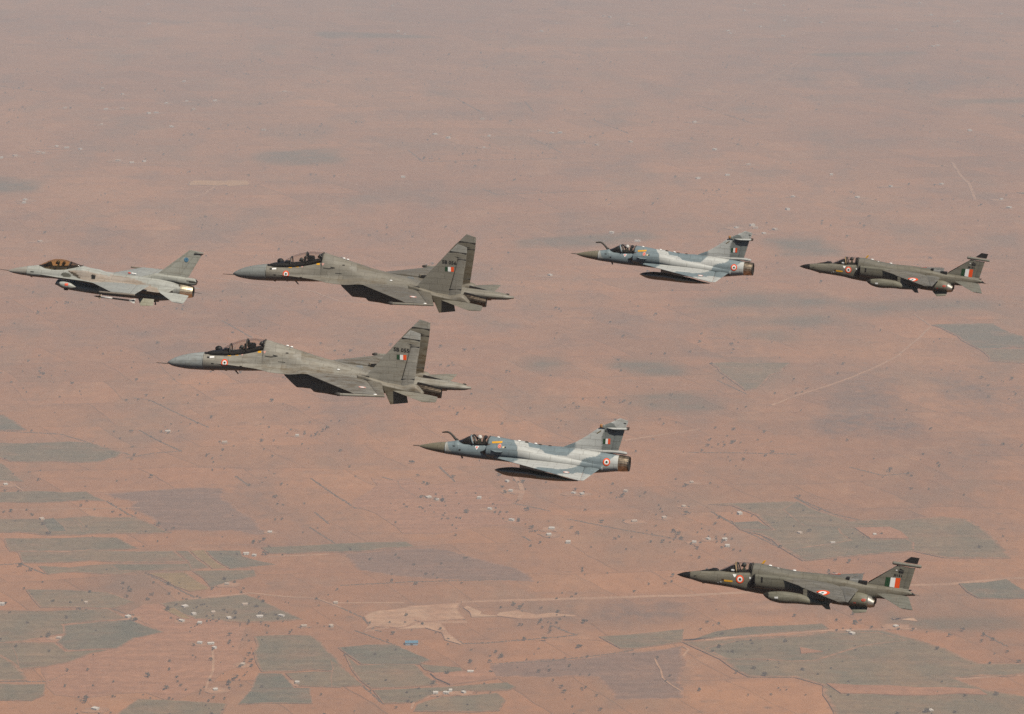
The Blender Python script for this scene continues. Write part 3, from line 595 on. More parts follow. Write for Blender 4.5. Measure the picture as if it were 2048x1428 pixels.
HEDGES = [[(-1010.8,6355.8),(-886.0,6326.6),(-818.5,6250.2),(-733.0,6157.1)],[(-779.5,6651.0),(-744.5,6629.8),(-643.9,6454.7),(-601.3,6385.1)],[(-735.7,6359.7),(-688.2,6269.2),(-635.7,6184.8)],[(-734.2,6129.7),(-686.5,6170.0),(-635.7,6184.8)],[(-733.8,5801.5),(-686.7,5712.7),(-596.4,5580.3)],[(-355.2,5618.6),(-299.2,5497.7)],[(-374.1,5970.0),(-311.5,5818.0)],[(-640.0,5110.7),(-614.5,5078.6),(-546.2,4978.5)],[(-607.8,5318.3),(-510.7,5169.4)],[(-862.2,5374.5),(-828.8,5381.6),(-777.6,5315.5)],[(-351.2,5720.6),(-322.6,5641.8)],[(-514.8,5987.3),(-483.4,5910.0)],[(-764.1,4727.0),(-693.0,4727.0),(-665.0,4772.0)]] + \
    [[(-241.3,5979.8),(-212.5,5946.6),(-204.6,5900.7),(-170.3,5823.6),(-131.0,5760.8)],[(-24.5,5804.6),(22.8,5770.8),(69.4,5729.9)],[(-274.1,5116.1),(-238.0,5062.0),(-217.3,4994.7),(-204.6,4985.2)],[(-144.3,5032.9),(-75.0,4919.8)],[(-75.0,4919.8),(-39.9,4924.4),(60.5,4952.3),(101.5,4966.3)],[(61.2,5018.5),(98.8,4966.3)],[(-245.8,4989.9),(-183.0,4915.2),(-143.6,4860.4)],[(-31.1,4815.7),(56.4,4829.0),(158.6,4869.5),(188.7,4887.7)],[(-258.0,4798.0),(-222.4,4707.2),(-187.9,4619.5)],[(18.9,5556.5),(32.4,5527.6)],[(-280.8,5248.4),(-166.5,5269.4),(6.5,5285.2)],[(-94.7,5121.1),(-85.8,5086.5),(-76.9,5049.4)],[(99.7,5675.0),(190.2,5603.4),(296.0,5533.4)],[(-137.4,6060.9),(-105.9,5946.6)],[(-309.4,5817.3),(-281.0,5750.9),(-152.8,5754.6)]] + \
    [[(335.7,6175.6),(437.1,6171.0),(545.1,6160.3)],[(636.3,6057.9),(693.2,5991.8),(752.2,6013.7)],[(513.8,5829.2),(574.4,5707.6),(623.5,5661.6)],[(356.5,5727.5),(407.9,5590.8),(467.4,5468.6)],[(433.0,6821.5),(487.4,6684.7)]] + \
    [[(366.5,5699.4),(431.3,5568.4),(492.8,5400.8)],[(516.6,5823.7),(551.8,5723.9),(595.6,5663.1)],[(666.0,5603.5),(688.3,5533.6)],[(811.5,5663.1),(837.9,5545.1)],[(736.8,4971.4),(765.4,4906.4)]] + \
    [[(-320.9,10134.0),(-268.2,9893.7),(-61.9,9927.4),(140.7,9961.2)],[(-82.4,9368.7),(-43.8,9279.0),(179.5,9323.6),(370.9,9353.6)],[(-191.4,11350.2),(-96.0,10968.9)],[(44.3,11263.2),(71.2,11010.0)],[(56.9,10404.4),(152.6,10081.6)],[(262.5,10827.3),(372.1,10497.7)]] + \
    [[(626.8,11177.6),(686.0,11030.7)], [(708.8,10948.4),(791.6,10708.7)], [(-667.3,7460.9),(-584.5,7267.4)], [(-1490.5,10135.6),(-1354.0,10156.7)], [(-1817.8,11684.7),(-1624.7,11506.7)]]
for i, p in enumerate(HEDGES):
    far = p[0][1]
    o = hedge(p, 1.5 + far * 0.00012)
    tag(o, 'thin dark hedge line along a field edge on the plain', 'hedge', 'hedges between the fields')

# trees: the 300 nearest are individuals, the rest reads as one scatter
def clear_of_fields(x, y):
    return True
spots = []
for h in HOUSES_NEAR:
    for _ in range(rng.integers(2, 6)): spots.append((h[0] + rng.normal(0, 26), h[1] + rng.normal(0, 42)))
for h in HEDGES:
    for i in range(len(h) - 1):
        L = math.hypot(h[i+1][0]-h[i][0], h[i+1][1]-h[i][1])
        for _ in range(int(L / 90)):
            t = rng.random(); spots.append((h[i][0] + (h[i+1][0]-h[i][0])*t + rng.normal(0, 6), h[i][1] + (h[i+1][1]-h[i][1])*t + rng.normal(0, 8)))
groves = [(-734.2,6129.7),(-574.1,6129.7),(-459.6,6288.2),(-615.3,5215.9),(-563.3,5215.9),(-426.0,4732.6),(-422.3,4812.0),(-417.9,4677.3),(-654.6,4666.4),(-615.8,4623.3),(-535.0,4612.6),(-902.5,6661.6),(-471.6,4677.3),(-824.0,5195.9),(-377.3,5003.2),(-603.6,5534.9),(-129.9,5711.5),(-43.0,5736.0),(0.7,5675.0),(67.6,5086.5),(79.5,5136.1),(6.3,5086.5),(-28.8,4869.5),(30.0,4860.4),(98.4,4942.9),(-119.2,4961.6),(71.1,4737.1),(99.6,4728.5),(64.3,5047.4),(201.2,5568.2),(261.8,5499.0),(259.2,5248.4),(-146.9,4611.3),(-159.4,5322.4),(-129.6,5699.3),(328.8,5580.0),(314.7,5545.1),(761.4,4897.2),(405.4,4686.5),(671.9,4653.0),(309.0,4934.0),(354.4,4924.8),(484.6,4678.1),(376.9,4789.7),(705.9,6043.1),(802.3,6102.7),(735.5,5991.8),(973.0,6163.4),(420.1,6132.9),(412.5,6240.9)]
for c in groves:
    for _ in range(rng.integers(4, 9)): spots.append((c[0] + rng.normal(0, 24), c[1] + rng.normal(0, 60)))
from_near = len(spots)
cl_ = [(rng.uniform(-1, 1) * y * 0.165, y) for y in 4450 + 10300 * rng.random(260)]
while len(spots) < from_near + 1900:
    if rng.random() < 0.25:
        y = 4450 + 10300 * rng.random(); spots.append((rng.uniform(-1, 1) * y * 0.165, y))
    else:
        c = cl_[rng.integers(0, 260)]; k = rng.gamma(1.2, 45)
        spots.append((c[0] + rng.normal(0, 1) * k, c[1] + rng.normal(0, 1.8) * k))
spots = sorted([s for s in spots if s[1] > 4420], key=lambda s: s[1] + (1e5 if abs(s[0]) > s[1] * .158 else 0))
for _ in range(500):
    y = 4450 + 9000 * rng.random(); spots.append((rng.choice((-1, 1)) * y * rng.uniform(.16, .32), y))
used = [False] * 6
for i, (x, y) in enumerate(spots[:300]):
    k = int(rng.integers(0, 6))
    t = TREES[k] if not used[k] else copy_tree(TREES[k])
    used[k] = True
    s = min(1.4, 0.36 + rng.gamma(2.0, 0.19))
    t.location = (x, y, 0); t.rotation_euler = (0, 0, rng.uniform(0, 6.28)); t.scale = (s, s, s * rng.uniform(.85, 1.1))
    tag(t, 'small dark thorn tree standing alone on the red plain', 'tree', 'thorn trees scattered over the plain')
V = []; F = []
for i, (x, y) in enumerate(spots[300:]):
    g = np.random.default_rng(5000 + i)
    s = min(1.5, 0.36 + g.gamma(2.0, 0.20)); r_ = 2.8 * s
    v, f = leaf_cloud(26, r_, r_, r_ * .7, 1.25 * s, g, 3.2 * s); k = len(V)
    V += [(a[0] + x, a[1] + y, max(a[2], 0.1)) for a in v]; F += [tuple(q_ + k for q_ in ff) for ff in f]
o = mesh_obj('distant_trees', V, F, M_LEAF, None, False)
tag(o, 'far thorn trees sprinkled over the hazy plain', 'trees', kind='stuff')

# ---------------------------------------------------------------- haze: one closed box of even, dusty air
hz = box('haze', M_SOIL, None, -125000, 125000, -125000, 125000, -1.5, 1530, 0)
mh = bpy.data.materials.new('dusty_air'); mh.use_nodes = True; nt = mh.node_tree; nt.nodes.clear()
ou = nt.nodes.new('ShaderNodeOutputMaterial'); pv = nt.nodes.new('ShaderNodeVolumePrincipled')
pv.inputs['Color'].default_value = (0.985, 0.912, 0.918, 1)
pv.inputs['Density'].default_value = 1.03e-4
pv.inputs['Anisotropy'].default_value = 0.0
nt.links.new(pv.outputs[0], ou.inputs['Volume'])
hz.data.materials.clear(); hz.data.materials.append(mh)
tag(hz, 'pale dusty haze over the plain', kind='stuff')

# ================================================================ aircraft library
# aircraft frame: x runs aft from the nose tip, y to starboard, z up, in metres
def pchip(pts, xs):
    p = np.array(sorted(pts), float); x, y = p[:, 0], p[:, 1]
    if len(x) < 3: return np.interp(xs, x, y)
    h = np.diff(x); dl = np.diff(y) / np.maximum(h, 1e-6)
    m = np.zeros(len(x))
    for i in range(1, len(x) - 1):
        if dl[i - 1] * dl[i] > 0:
            w1, w2 = 2 * h[i] + h[i - 1], h[i] + 2 * h[i - 1]
            m[i] = (w1 + w2) / (w1 / dl[i - 1] + w2 / dl[i])
    m[0], m[-1] = dl[0], dl[-1]
    k = np.clip(np.searchsorted(x, xs, side='right') - 1, 0, len(h) - 1)
    t = np.clip((xs - x[k]) / np.maximum(h[k], 1e-6), 0, 1); hh = h[k]
    return ((2*t**3 - 3*t**2 + 1) * y[k] + (t**3 - 2*t**2 + t) * hh * m[k] + (-2*t**3 + 3*t**2) * y[k+1] + (t**3 - t**2) * hh * m[k+1])

def as_pts(a): return a if isinstance(a, (list, tuple)) else [(-99, a), (99, a)]

def sgnpow(c, e): return np.sign(c) * np.abs(c) ** e

def loft(name, mat, parent, top, bot, wid, x0, x1, e=2.0, mid=0.5, y=0.0, n=48, dx=0.07, shear=0.0, cap0=True, cap1=True, eb=None):
    """closed body along x: outlines top/bot in side view, half width wid, superellipse exponents e (upper) and eb (lower)"""
    ns = max(3, int((x1 - x0) / dx) + 1)
    xs = np.linspace(x0, x1, ns)
    zt, zb, w = pchip(top, xs), pchip(bot, xs), np.maximum(pchip(as_pts(wid), xs), 0.002)
    em, et = pchip(as_pts(mid), xs), pchip(as_pts(e), xs)
    ebb = et if eb is None else pchip(as_pts(eb), xs)
    yc = pchip(as_pts(y), xs)
    zt = np.maximum(zt, zb + 0.004)
    a = np.linspace(0, 2 * math.pi, n, endpoint=False)
    ca, sa = np.cos(a), np.sin(a)
    zm = zb + (zt - zb) * em
    Y = yc[:, None] + w[:, None] * sgnpow(ca[None, :], 2 / np.where(sa[None, :] >= 0, et[:, None], ebb[:, None]))
    up = np.where(sa[None, :] >= 0, (zt - zm)[:, None], (zm - zb)[:, None])
    ex = np.where(sa[None, :] >= 0, et[:, None], ebb[:, None])
    Z = zm[:, None] + up * sgnpow(sa[None, :], 2 / ex)
    X = np.repeat(xs[:, None], n, 1)
    if shear:
        fall = np.clip(1 - (xs - x0) / (abs(shear) * 3), 0, 1)
        X = X + (shear * fall)[:, None] * ((zt[:, None] - Z) / (zt - zb)[:, None])
    V = np.stack([X, Y, Z], -1).reshape(-1, 3)
    F = []
    for i in range(ns - 1):
        for j in range(n):
            k = (j + 1) % n
            F.append((i*n + j, (i+1)*n + j, (i+1)*n + k, i*n + k))
    if cap0: F.append(tuple(range(n)))
    if cap1: F.append(tuple(reversed(range((ns-1)*n, ns*n))))
    o = mesh_obj(name, V, F, mat, parent)
    if cap0: o.data.polygons[len(F) - 1 - int(cap1)].use_smooth = False
    if cap1: o.data.polygons[len(F) - 1].use_smooth = False
    return o

def blended(name, mat, parent, top, bot, core, flange, plane, x0, x1, edge=0.06, n=44, dx=0.07, k=0.25, power=2.0):
    """lifting-body fuselage: a core oval that flows into a thin flange (leading edge extensions and wing centre section)"""
    ns = int((x1 - x0) / dx) + 1
    xs = np.linspace(x0, x1, ns)
    zt, zb, wc, W, zl = (pchip(as_pts(q), xs) for q in (top, bot, core, flange, plane))
    W = np.maximum(W, wc * 1.001); wc = np.maximum(wc, 0.003)
    s = np.sin(np.linspace(0, math.pi / 2, n)) ** 0.9
    V = []; F = []
    for i in range(ns):
        yy = W[i] * s
        q = np.sqrt(np.clip(1 - (yy / wc[i]) ** 2, 0, 1)) if power == 2 else np.clip(1 - (yy / wc[i]) ** power, 0, 1) ** (1 / power)
        ed = edge * np.sqrt(np.clip(1 - (yy / W[i]) ** 2, 0, 1))
        hu = max(zt[i] - zl[i], 0.01); hl = max(zl[i] - zb[i], 0.01)
        kk = min(k, hu * 0.5)
        def smax(a, b, kq):
            h = np.clip(0.5 + 0.5 * (a - b) / kq, 0, 1)
            return b + (a - b) * h + kq * h * (1 - h)
        bl = np.clip((W[i] - yy) / 0.25, 0, 1) * np.clip((W[i] - wc[i]) / 0.2, 0, 1)
        up = smax(hu * q, ed, np.maximum(kk * bl, 1e-3)); dn = smax(hl * q, ed, np.maximum(min(k, hl * .5) * bl * .5, 1e-3))
        up[0] = max(hu, up[0]) ; up[-1] = 0.0
        half_t = [(yy[j], zl[i] + up[j]) for j in range(n)]
        half_b = [(yy[j], zl[i] - dn[j]) for j in range(n - 1)]
        ring = half_t + half_b[::-1]                       # centre top -> edge -> centre bottom on starboard
        ring = ring + [(-a, b) for a, b in ring[1:-1]][::-1]
        V += [(xs[i], a, b) for a, b in ring]
    m = len(V) // ns
    for i in range(ns - 1):
        for j in range(m):
            q = (j + 1) % m
            F.append((i*m + j, i*m + q, (i+1)*m + q, (i+1)*m + j))
    F.append(tuple(reversed(range(m)))); F.append(tuple(range((ns-1)*m, ns*m)))
    return mesh_obj(name, V, F, mat, parent)

def surf(name, mat, parent, le, te, th, nu=14, nv=10, mirror=False, ridge=0.65):
    """lifting surface: leading and trailing edge polylines with matching stations, thickness th"""
    le = [Vector(p) for p in le]; te = [Vector(p) for p in te]
    if mirror: le = [Vector((p.x, -p.y, p.z)) for p in le]; te = [Vector((p.x, -p.y, p.z)) for p in te]
    th = th if isinstance(th, (list, tuple)) else [th] * len(le)
    nrm = (te[0] - le[0]).cross(le[-1] - le[0]).normalized()
    us = (1 - np.cos(np.linspace(0, math.pi, nu))) / 2
    st = []
    for i in range(len(le) - 1):
        for j in range(nv + (1 if i == len(le) - 2 else 0)):
            t = j / nv
            st.append((le[i].lerp(le[i+1], t), te[i].lerp(te[i+1], t), th[i] + (th[i+1] - th[i]) * t))
    V = []; F = []
    prof = (4 * us * (1 - us)) ** ridge
    for a, b, t in st:
        up = [a.lerp(b, u) + nrm * (t / 2 * p + 0.002) for u, p in zip(us, prof)]
        dn = [a.lerp(b, u) - nrm * (t / 2 * p + 0.002) for u, p in zip(us, prof)]
        V += up + dn[::-1]
    m = 2 * nu
    for i in range(len(st) - 1):
        for j in range(m):
            q = (j + 1) % m
            F.append((i*m + j, (i+1)*m + j, (i+1)*m + q, i*m + q))
    F.append(tuple(range(m))); F.append(tuple(reversed(range((len(st)-1)*m, len(st)*m))))
    o = mesh_obj(name, V, F, mat, parent)
    for f in o.data.polygons[-2:]: f.use_smooth = False
    bm = bmesh.new(); bm.from_mesh(o.data); bmesh.ops.recalc_face_normals(bm, faces=bm.faces); bm.to_mesh(o.data); bm.free()
    o.data.set_sharp_from_angle(angle=R(40))
    return o

def pair(*a, **k):
    """the same surface on both sides"""
    return surf(*a, **k), surf(*a, mirror=True, **k)

def tube(name, mat, parent, pts, rad, n=12):
    pts = [Vector(p) for p in pts]; rad = rad if isinstance(rad, (list, tuple)) else [rad] * len(pts)
    V = []; F = []
    for i, p in enumerate(pts):
        t = (pts[min(i+1, len(pts)-1)] - pts[max(i-1, 0)]).normalized()
        u = t.cross(Vector((0, 1, 0.01))).normalized(); v = t.cross(u)
        V += [p + (u * math.cos(a) + v * math.sin(a)) * rad[i] for a in np.linspace(0, 2*math.pi, n, endpoint=False)]
    for i in range(len(pts) - 1):
        for j in range(n):
            k = (j + 1) % n; F.append((i*n+j, i*n+k, (i+1)*n+k, (i+1)*n+j))
    F.append(tuple(reversed(range(n)))); F.append(tuple(range((len(pts)-1)*n, len(pts)*n)))
    return mesh_obj(name, V, F, mat, parent)

def in_poly(px, pz, poly):
    inside = np.zeros(len(px), bool); n = len(poly); j = n - 1
    for i in range(n):
        xi, zi = poly[i]; xj, zj = poly[j]
        c = ((zi > pz) != (zj > pz)) & (px < (xj - xi) * (pz - zi) / (zj - zi + 1e-12) + xi)
        inside ^= c; j = i
    return inside

def paint(o, base, regions=(), obl=(0, 0), wear=0.0, wears=()):
    """paint scheme as vertex colour: base coat plus colour areas outlined in the aircraft's side view (both sides alike)"""
    me = o.data; n = len(me.vertices)
    co = np.empty(n * 3); me.vertices.foreach_get('co', co); co = co.reshape(-1, 3)
    y = -np.abs(co[:, 1])
    u, w = co[:, 0] + obl[0] * y, co[:, 2] + obl[1] * y
    c = np.ones((n, 4)); c[:, :3] = base
    for poly, col in regions: c[in_poly(u, w, poly), :3] = col
    wr = np.full(n, wear)
    for poly, a in wears: wr[in_poly(u, w, poly)] = a
    at = me.attributes.new('paint', 'FLOAT_COLOR', 'POINT'); at.data.foreach_set('color', c.ravel())
    aw = me.attributes.new('wear', 'FLOAT', 'POINT'); aw.data.foreach_set('value', wr)
    return o

def bvh(o):
    me = o.data
    return BVHTree.FromPolygons([v.co for v in me.vertices], [tuple(p.vertices) for p in me.polygons])

_bv = {}
def drop(target, x, z, side, off, axis='y'):
    if target.name not in _bv: _bv[target.name] = bvh(target)
    if axis == 'y': hit = _bv[target.name].ray_cast(Vector((x, side * 30, z)), Vector((0, -side, 0)))
    else: hit = _bv[target.name].ray_cast(Vector((x, z, 30 * side)), Vector((0, 0, -side)))
    if hit[0] is None: return None
    nn = hit[1]
    if axis == 'y' and nn.y * side < 0: nn = -nn
    if axis == 'z' and nn.z * side < 0: nn = -nn
    return hit[0] + nn * off

def decal(name, target, quads, mats, side=-1, off=0.012, axis='y', sub=5):
    """flat markings laid on a surface; quads = [(4 corners in side view, material index)]"""
    V = []; F = []; mi = []
    for q, k in quads:
        a, b, c, d_ = [Vector((p[0], p[1])) for p in q]
        base = len(V); ok = True; pts = []
        for i in range(sub + 1):
            for j in range(sub + 1):
                p = a.lerp(b, i / sub).lerp(d_.lerp(c, i / sub), j / sub)
                h = drop(target, p.x, p.y, side, off, axis)
                if h is None: ok = False; break
                pts.append(h)
            if not ok: break
        if not ok: continue
        V += pts
        for i in range(sub):
            for j in range(sub):
                s0 = base + i * (sub + 1) + j
                F.append((s0, s0 + 1, s0 + sub + 2, s0 + sub + 1)); mi.append(k)
    if not F: return None
    return mesh_obj(name, V, F, mats, target, True, mi)

def roundel(target, x, z, r, mats, side=-1, axis='y', off=0.022, aspect=1.0, rings=(0.32, 0.66, 1.0), name='roundel'):
    V = []; F = []; mi = []; n = 28
    radii = [0.0] + list(np.concatenate([np.linspace(a, b, 3)[1:] for a, b in zip((0,) + tuple(rings[:-1]), rings)]))
    c = drop(target, x, z, side, off, axis)
    if c is None: return None
    V.append(c)
    for ri in radii[1:]:
        for k in range(n):
            t = 2 * math.pi * k / n
            p = drop(target, x + r * ri * math.cos(t), z + r * ri * math.sin(t) * aspect, side, off, axis)
            V.append(p if p is not None else c)
    for i in range(len(radii) - 1):
        idx = min(i // 2, len(rings) - 1)
        for k in range(n):
            k2 = (k + 1) % n
            if i == 0: F.append((0, 1 + k, 1 + k2))
            else: F.append((1 + (i-1)*n + k, 1 + i*n + k, 1 + i*n + k2, 1 + (i-1)*n + k2))
            mi.append(idx)
    return mesh_obj(name, V, F, mats, target, True, mi)

def lettering(name, target, text, corners, mat, side=-1, off=0.016, bold=0.0):
    """painted characters; corners = lower left, lower right, upper right, upper left in side view"""
    cu = bpy.data.curves.new(name, 'FONT'); cu.body = text; cu.offset = bold; cu.resolution_u = 3
    to = bpy.data.objects.new(name, cu); COL.objects.link(to)
    dg = bpy.context.evaluated_depsgraph_get()
    me = bpy.data.meshes.new_from_object(to.evaluated_get(dg))
    bpy.data.objects.remove(to)
    co = np.array([v.co[:2] for v in me.vertices]); lo, hi = co.min(0), co.max(0)
    a, b, c, d_ = [Vector(p) for p in corners]
    V = []
    for p in co:
        s, t = (p - lo) / (hi - lo)
        q = a.lerp(b, s).lerp(d_.lerp(c, s), t)
        h = drop(target, q.x, q.y, side, off)
        V.append(h if h is not None else Vector((q.x, target.data.vertices[0].co.y, q.y)))
    F = [tuple(p.vertices) for p in me.polygons]
    return mesh_obj(name, V, F, mat, target, False)

def bump(name, mat, parent, x, y, z, rx, ry, rz):
    """small streamlined blister (lamp, aerial)"""
    bm = bmesh.new(); bmesh.ops.create_uvsphere(bm, u_segments=12, v_segments=8, radius=1)
    for v in bm.verts: v.co = Vector((x + v.co.x * rx, y + v.co.y * ry, z + v.co.z * rz))
    me = bpy.data.meshes.new(name); bm.to_mesh(me); bm.free(); me.materials.append(mat)
    for p in me.polygons: p.use_smooth = True
    o = bpy.data.objects.new(name, me); COL.objects.link(o); o.parent = parent
    return o

def hoop(name, mat, parent, x, zb, zt, w, r=0.035, lean=0.0, y=0.0):
    """canopy bow: an arch across the cockpit"""
    pts = []
    for t in np.linspace(0, math.pi, 15):
        pts.append((x + lean * math.sin(t), y - w * math.cos(t), zb + (zt - zb) * math.sin(t) ** 0.8))
    return tube(name, mat, parent, pts, r, 8)

def nozzle(name, mats, parent, x0, x1, y, z0, z1, r0, r1, petals=18):
    """convergent jet nozzle with separate petals and a dark throat"""
    V = []; F = []; mi = []
    n = petals * 3
    for i, t in enumerate(np.linspace(0, 1, 7)):
        x = x0 + (x1 - x0) * t; rr = r0 + (r1 - r0) * (t ** 1.5); zc = z0 + (z1 - z0) * t
        for k in range(n):
            a = 2 * math.pi * k / n
            g = 0.985 if k % 3 == 0 else 1.0
            V.append((x, y + rr * g * math.cos(a), zc + rr * g * math.sin(a)))
    for i, (x, rr, zc) in enumerate(((x1 - 0.01, r1 * 0.9, z1), (x0 + (x1-x0)*.3, r1 * 0.8, z0 + (z1-z0)*.3), (x0 + (x1-x0)*.2, 0.01, z0))):
        for k in range(n):
            a = 2 * math.pi * k / n
            V.append((x, y + rr * math.cos(a), zc + rr * math.sin(a)))
    for i in range(9):
        for k in range(n):
            q = (k + 1) % n
            F.append((i*n + k, i*n + q, (i+1)*n + q, (i+1)*n + k)); mi.append(0 if i < 6 else 1)
    return mesh_obj(name, V, F, mats, parent, False, mi)

# ---- shared paints and materials
M_BLACK = plain('black_paint', (0.012, 0.012, 0.012), 0.55)
M_DARK = plain('dark_interior', (0.014, 0.013, 0.012), 0.7)
M_WHITE = plain('white_marking', (0.80, 0.78, 0.74), 0.5, var=0.05)
M_SAFFRON = plain('saffron_marking', (0.78, 0.085, 0.012), 0.5, var=0.06)
M_GREEN = plain('green_marking', (0.012, 0.05, 0.018), 0.5, var=0.06)
M_YELLOW = plain('yellow_marking', (0.72, 0.36, 0.02), 0.5, var=0.08)
M_RED = plain('red_marking', (0.62, 0.06, 0.03), 0.5)
M_PINK = plain('faded_red_marking', (0.62, 0.34, 0.28), 0.55)
M_INK = plain('serial_ink', (0.012, 0.012, 0.011), 0.6)
M_LAMP = plain('lamp_white', (0.85, 0.83, 0.78), 0.3)
M_SEAT = plain('seat_fabric', (0.03, 0.028, 0.024), 0.8)
M_METAL = plain('burnt_metal', (0.20, 0.16, 0.12), 0.34, 0.9, var=0.35, scale=9)
M_HOT = plain('nozzle_steel', (0.045, 0.034, 0.024), 0.38, 0.85, var=0.6, scale=5)
M_BRIGHT = plain('bright_nozzle', (0.50, 0.42, 0.30), 0.42, 0.95, var=0.25, scale=4)
M_BRASS = plain('brass_nozzle', (0.26, 0.205, 0.145), 0.42, 0.9, var=0.4, scale=6)
M_GLASS = glass('canopy_glass', (0.95, 0.93, 0.90), 0.6, rough=.08)
M_GOLD = glass('gold_tinted_canopy_glass', (0.93, 0.77, 0.50), 0.6, 0.02, .08)
M_FRAME = plain('canopy_frame', (0.05, 0.045, 0.038), 0.6)
FLAG = [M_GREEN, M_WHITE, M_SAFFRON]
RND = [M_GREEN, M_WHITE, M_SAFFRON]

def flag(target, tl, tr, br_, bl, side=-1, name='flag'):
    """tricolour of three upright bars"""
    L = lambda a, b, t: (a[0] + (b[0]-a[0])*t, a[1] + (b[1]-a[1])*t)
    q = [((L(tl, tr, i/3), L(tl, tr, (i+1)/3), L(bl, br_, (i+1)/3), L(bl, br_, i/3)), i) for i in range(3)]
    return decal(name, target, q, FLAG, side)

# ---- seated pilot: one continuous body, helmet and mask as children
def make_pilot():
    J = {'pelvis': (0, 0, 0.12, .15), 'belly': (0.02, 0, 0.32, .15), 'chest': (0.06, 0, 0.52, .17), 'neck': (0.06, 0, 0.70, .07), 'head': (0.03, 0, 0.84, .10),
         'shl': (0.05, -.20, 0.62, .08), 'ell': (-0.10, -.27, 0.40, .055), 'hal': (-0.36, -.20, 0.33, .045),
         'shr': (0.05, .20, 0.62, .08), 'elr': (-0.10, .27, 0.40, .055), 'har': (-0.36, .16, 0.30, .045),
         'hil': (-0.04, -.11, 0.10, .10), 'knl': (-0.46, -.16, 0.22, .075), 'anl': (-0.74, -.14, -0.12, .05),
         'hir': (-0.04, .11, 0.10, .10), 'knr': (-0.46, .16, 0.22, .075), 'anr': (-0.74, .14, -0.12, .05)}
    E = [('pelvis','belly'),('belly','chest'),('chest','neck'),('neck','head'),('chest','shl'),('shl','ell'),('ell','hal'),('chest','shr'),('shr','elr'),('elr','har'),
         ('pelvis','hil'),('hil','knl'),('knl','anl'),('pelvis','hir'),('hir','knr'),('knr','anr')]
    ks = list(J); me = bpy.data.meshes.new('person')
    me.from_pydata([J[k][:3] for k in ks], [(ks.index(a), ks.index(b)) for a, b in E], [])
    o = bpy.data.objects.new('person', me); COL.objects.link(o)
    md = o.modifiers.new('skin', 'SKIN')
    for i, k in enumerate(ks):
        sv = me.skin_vertices[0].data[i]; sv.radius = (J[k][3], J[k][3]); sv.use_root = (k == 'pelvis')
    o.modifiers.new('sub', 'SUBSURF').levels = 1
    o.modifiers['sub'].render_levels = 1
    bpy.context.view_layer.update()
    m2 = bpy.data.meshes.new_from_object(o.evaluated_get(bpy.context.evaluated_depsgraph_get()))
    bpy.data.objects.remove(o)
    m2.materials.clear(); m2.materials.append(plain('flight_suit', (0.035, 0.038, 0.026), 0.85))
    return m2
PILOT = make_pilot()
M_HELM_W = plain('white_helmet', (0.80, 0.78, 0.74), 0.35, var=0.05)
M_HELM_D = plain('dark_helmet', (0.05, 0.05, 0.045), 0.35)
def pilot(jet, x, z, label, helmet=M_HELM_D, scale=1.0, group='pilots in the cockpits'):
    """person seated in the cockpit of a jet, at the jet's own frame"""
    mw = Matrix.LocRotScale(jet.location, jet.rotation_euler, None) @ Matrix.Translation((x, 0, z)) @ Matrix.Scale(scale, 4)
    o = bpy.data.objects.new('person', PILOT); COL.objects.link(o); o.matrix_world = mw
    bump('helmet', helmet, o, 0.04, 0, 0.87, 0.155, 0.13, 0.15)
    bump('oxygen_mask', M_DARK, o, -0.10, 0, 0.80, 0.06, 0.05, 0.07)
    tag(o, label, 'person', group)
    return o

def seat(parent, x, z, h=0.95, lean=0.16):
    """ejection seat: pan, back and head box in one shaped piece"""
    s = loft('ejection_seat', M_SEAT, parent, [(x, z), (x + .3, z), (x + .31, z + h), (x + .52 + lean, z + h)], [(x, z - .15), (x + .7, z - .15)], 0.2, x, x + .34 + lean, e=5, n=16, dx=0.05)
    bump('head_box', M_SEAT, s, x + .36 + lean, 0, z + h - .02, .12, .15, .13)
    return s

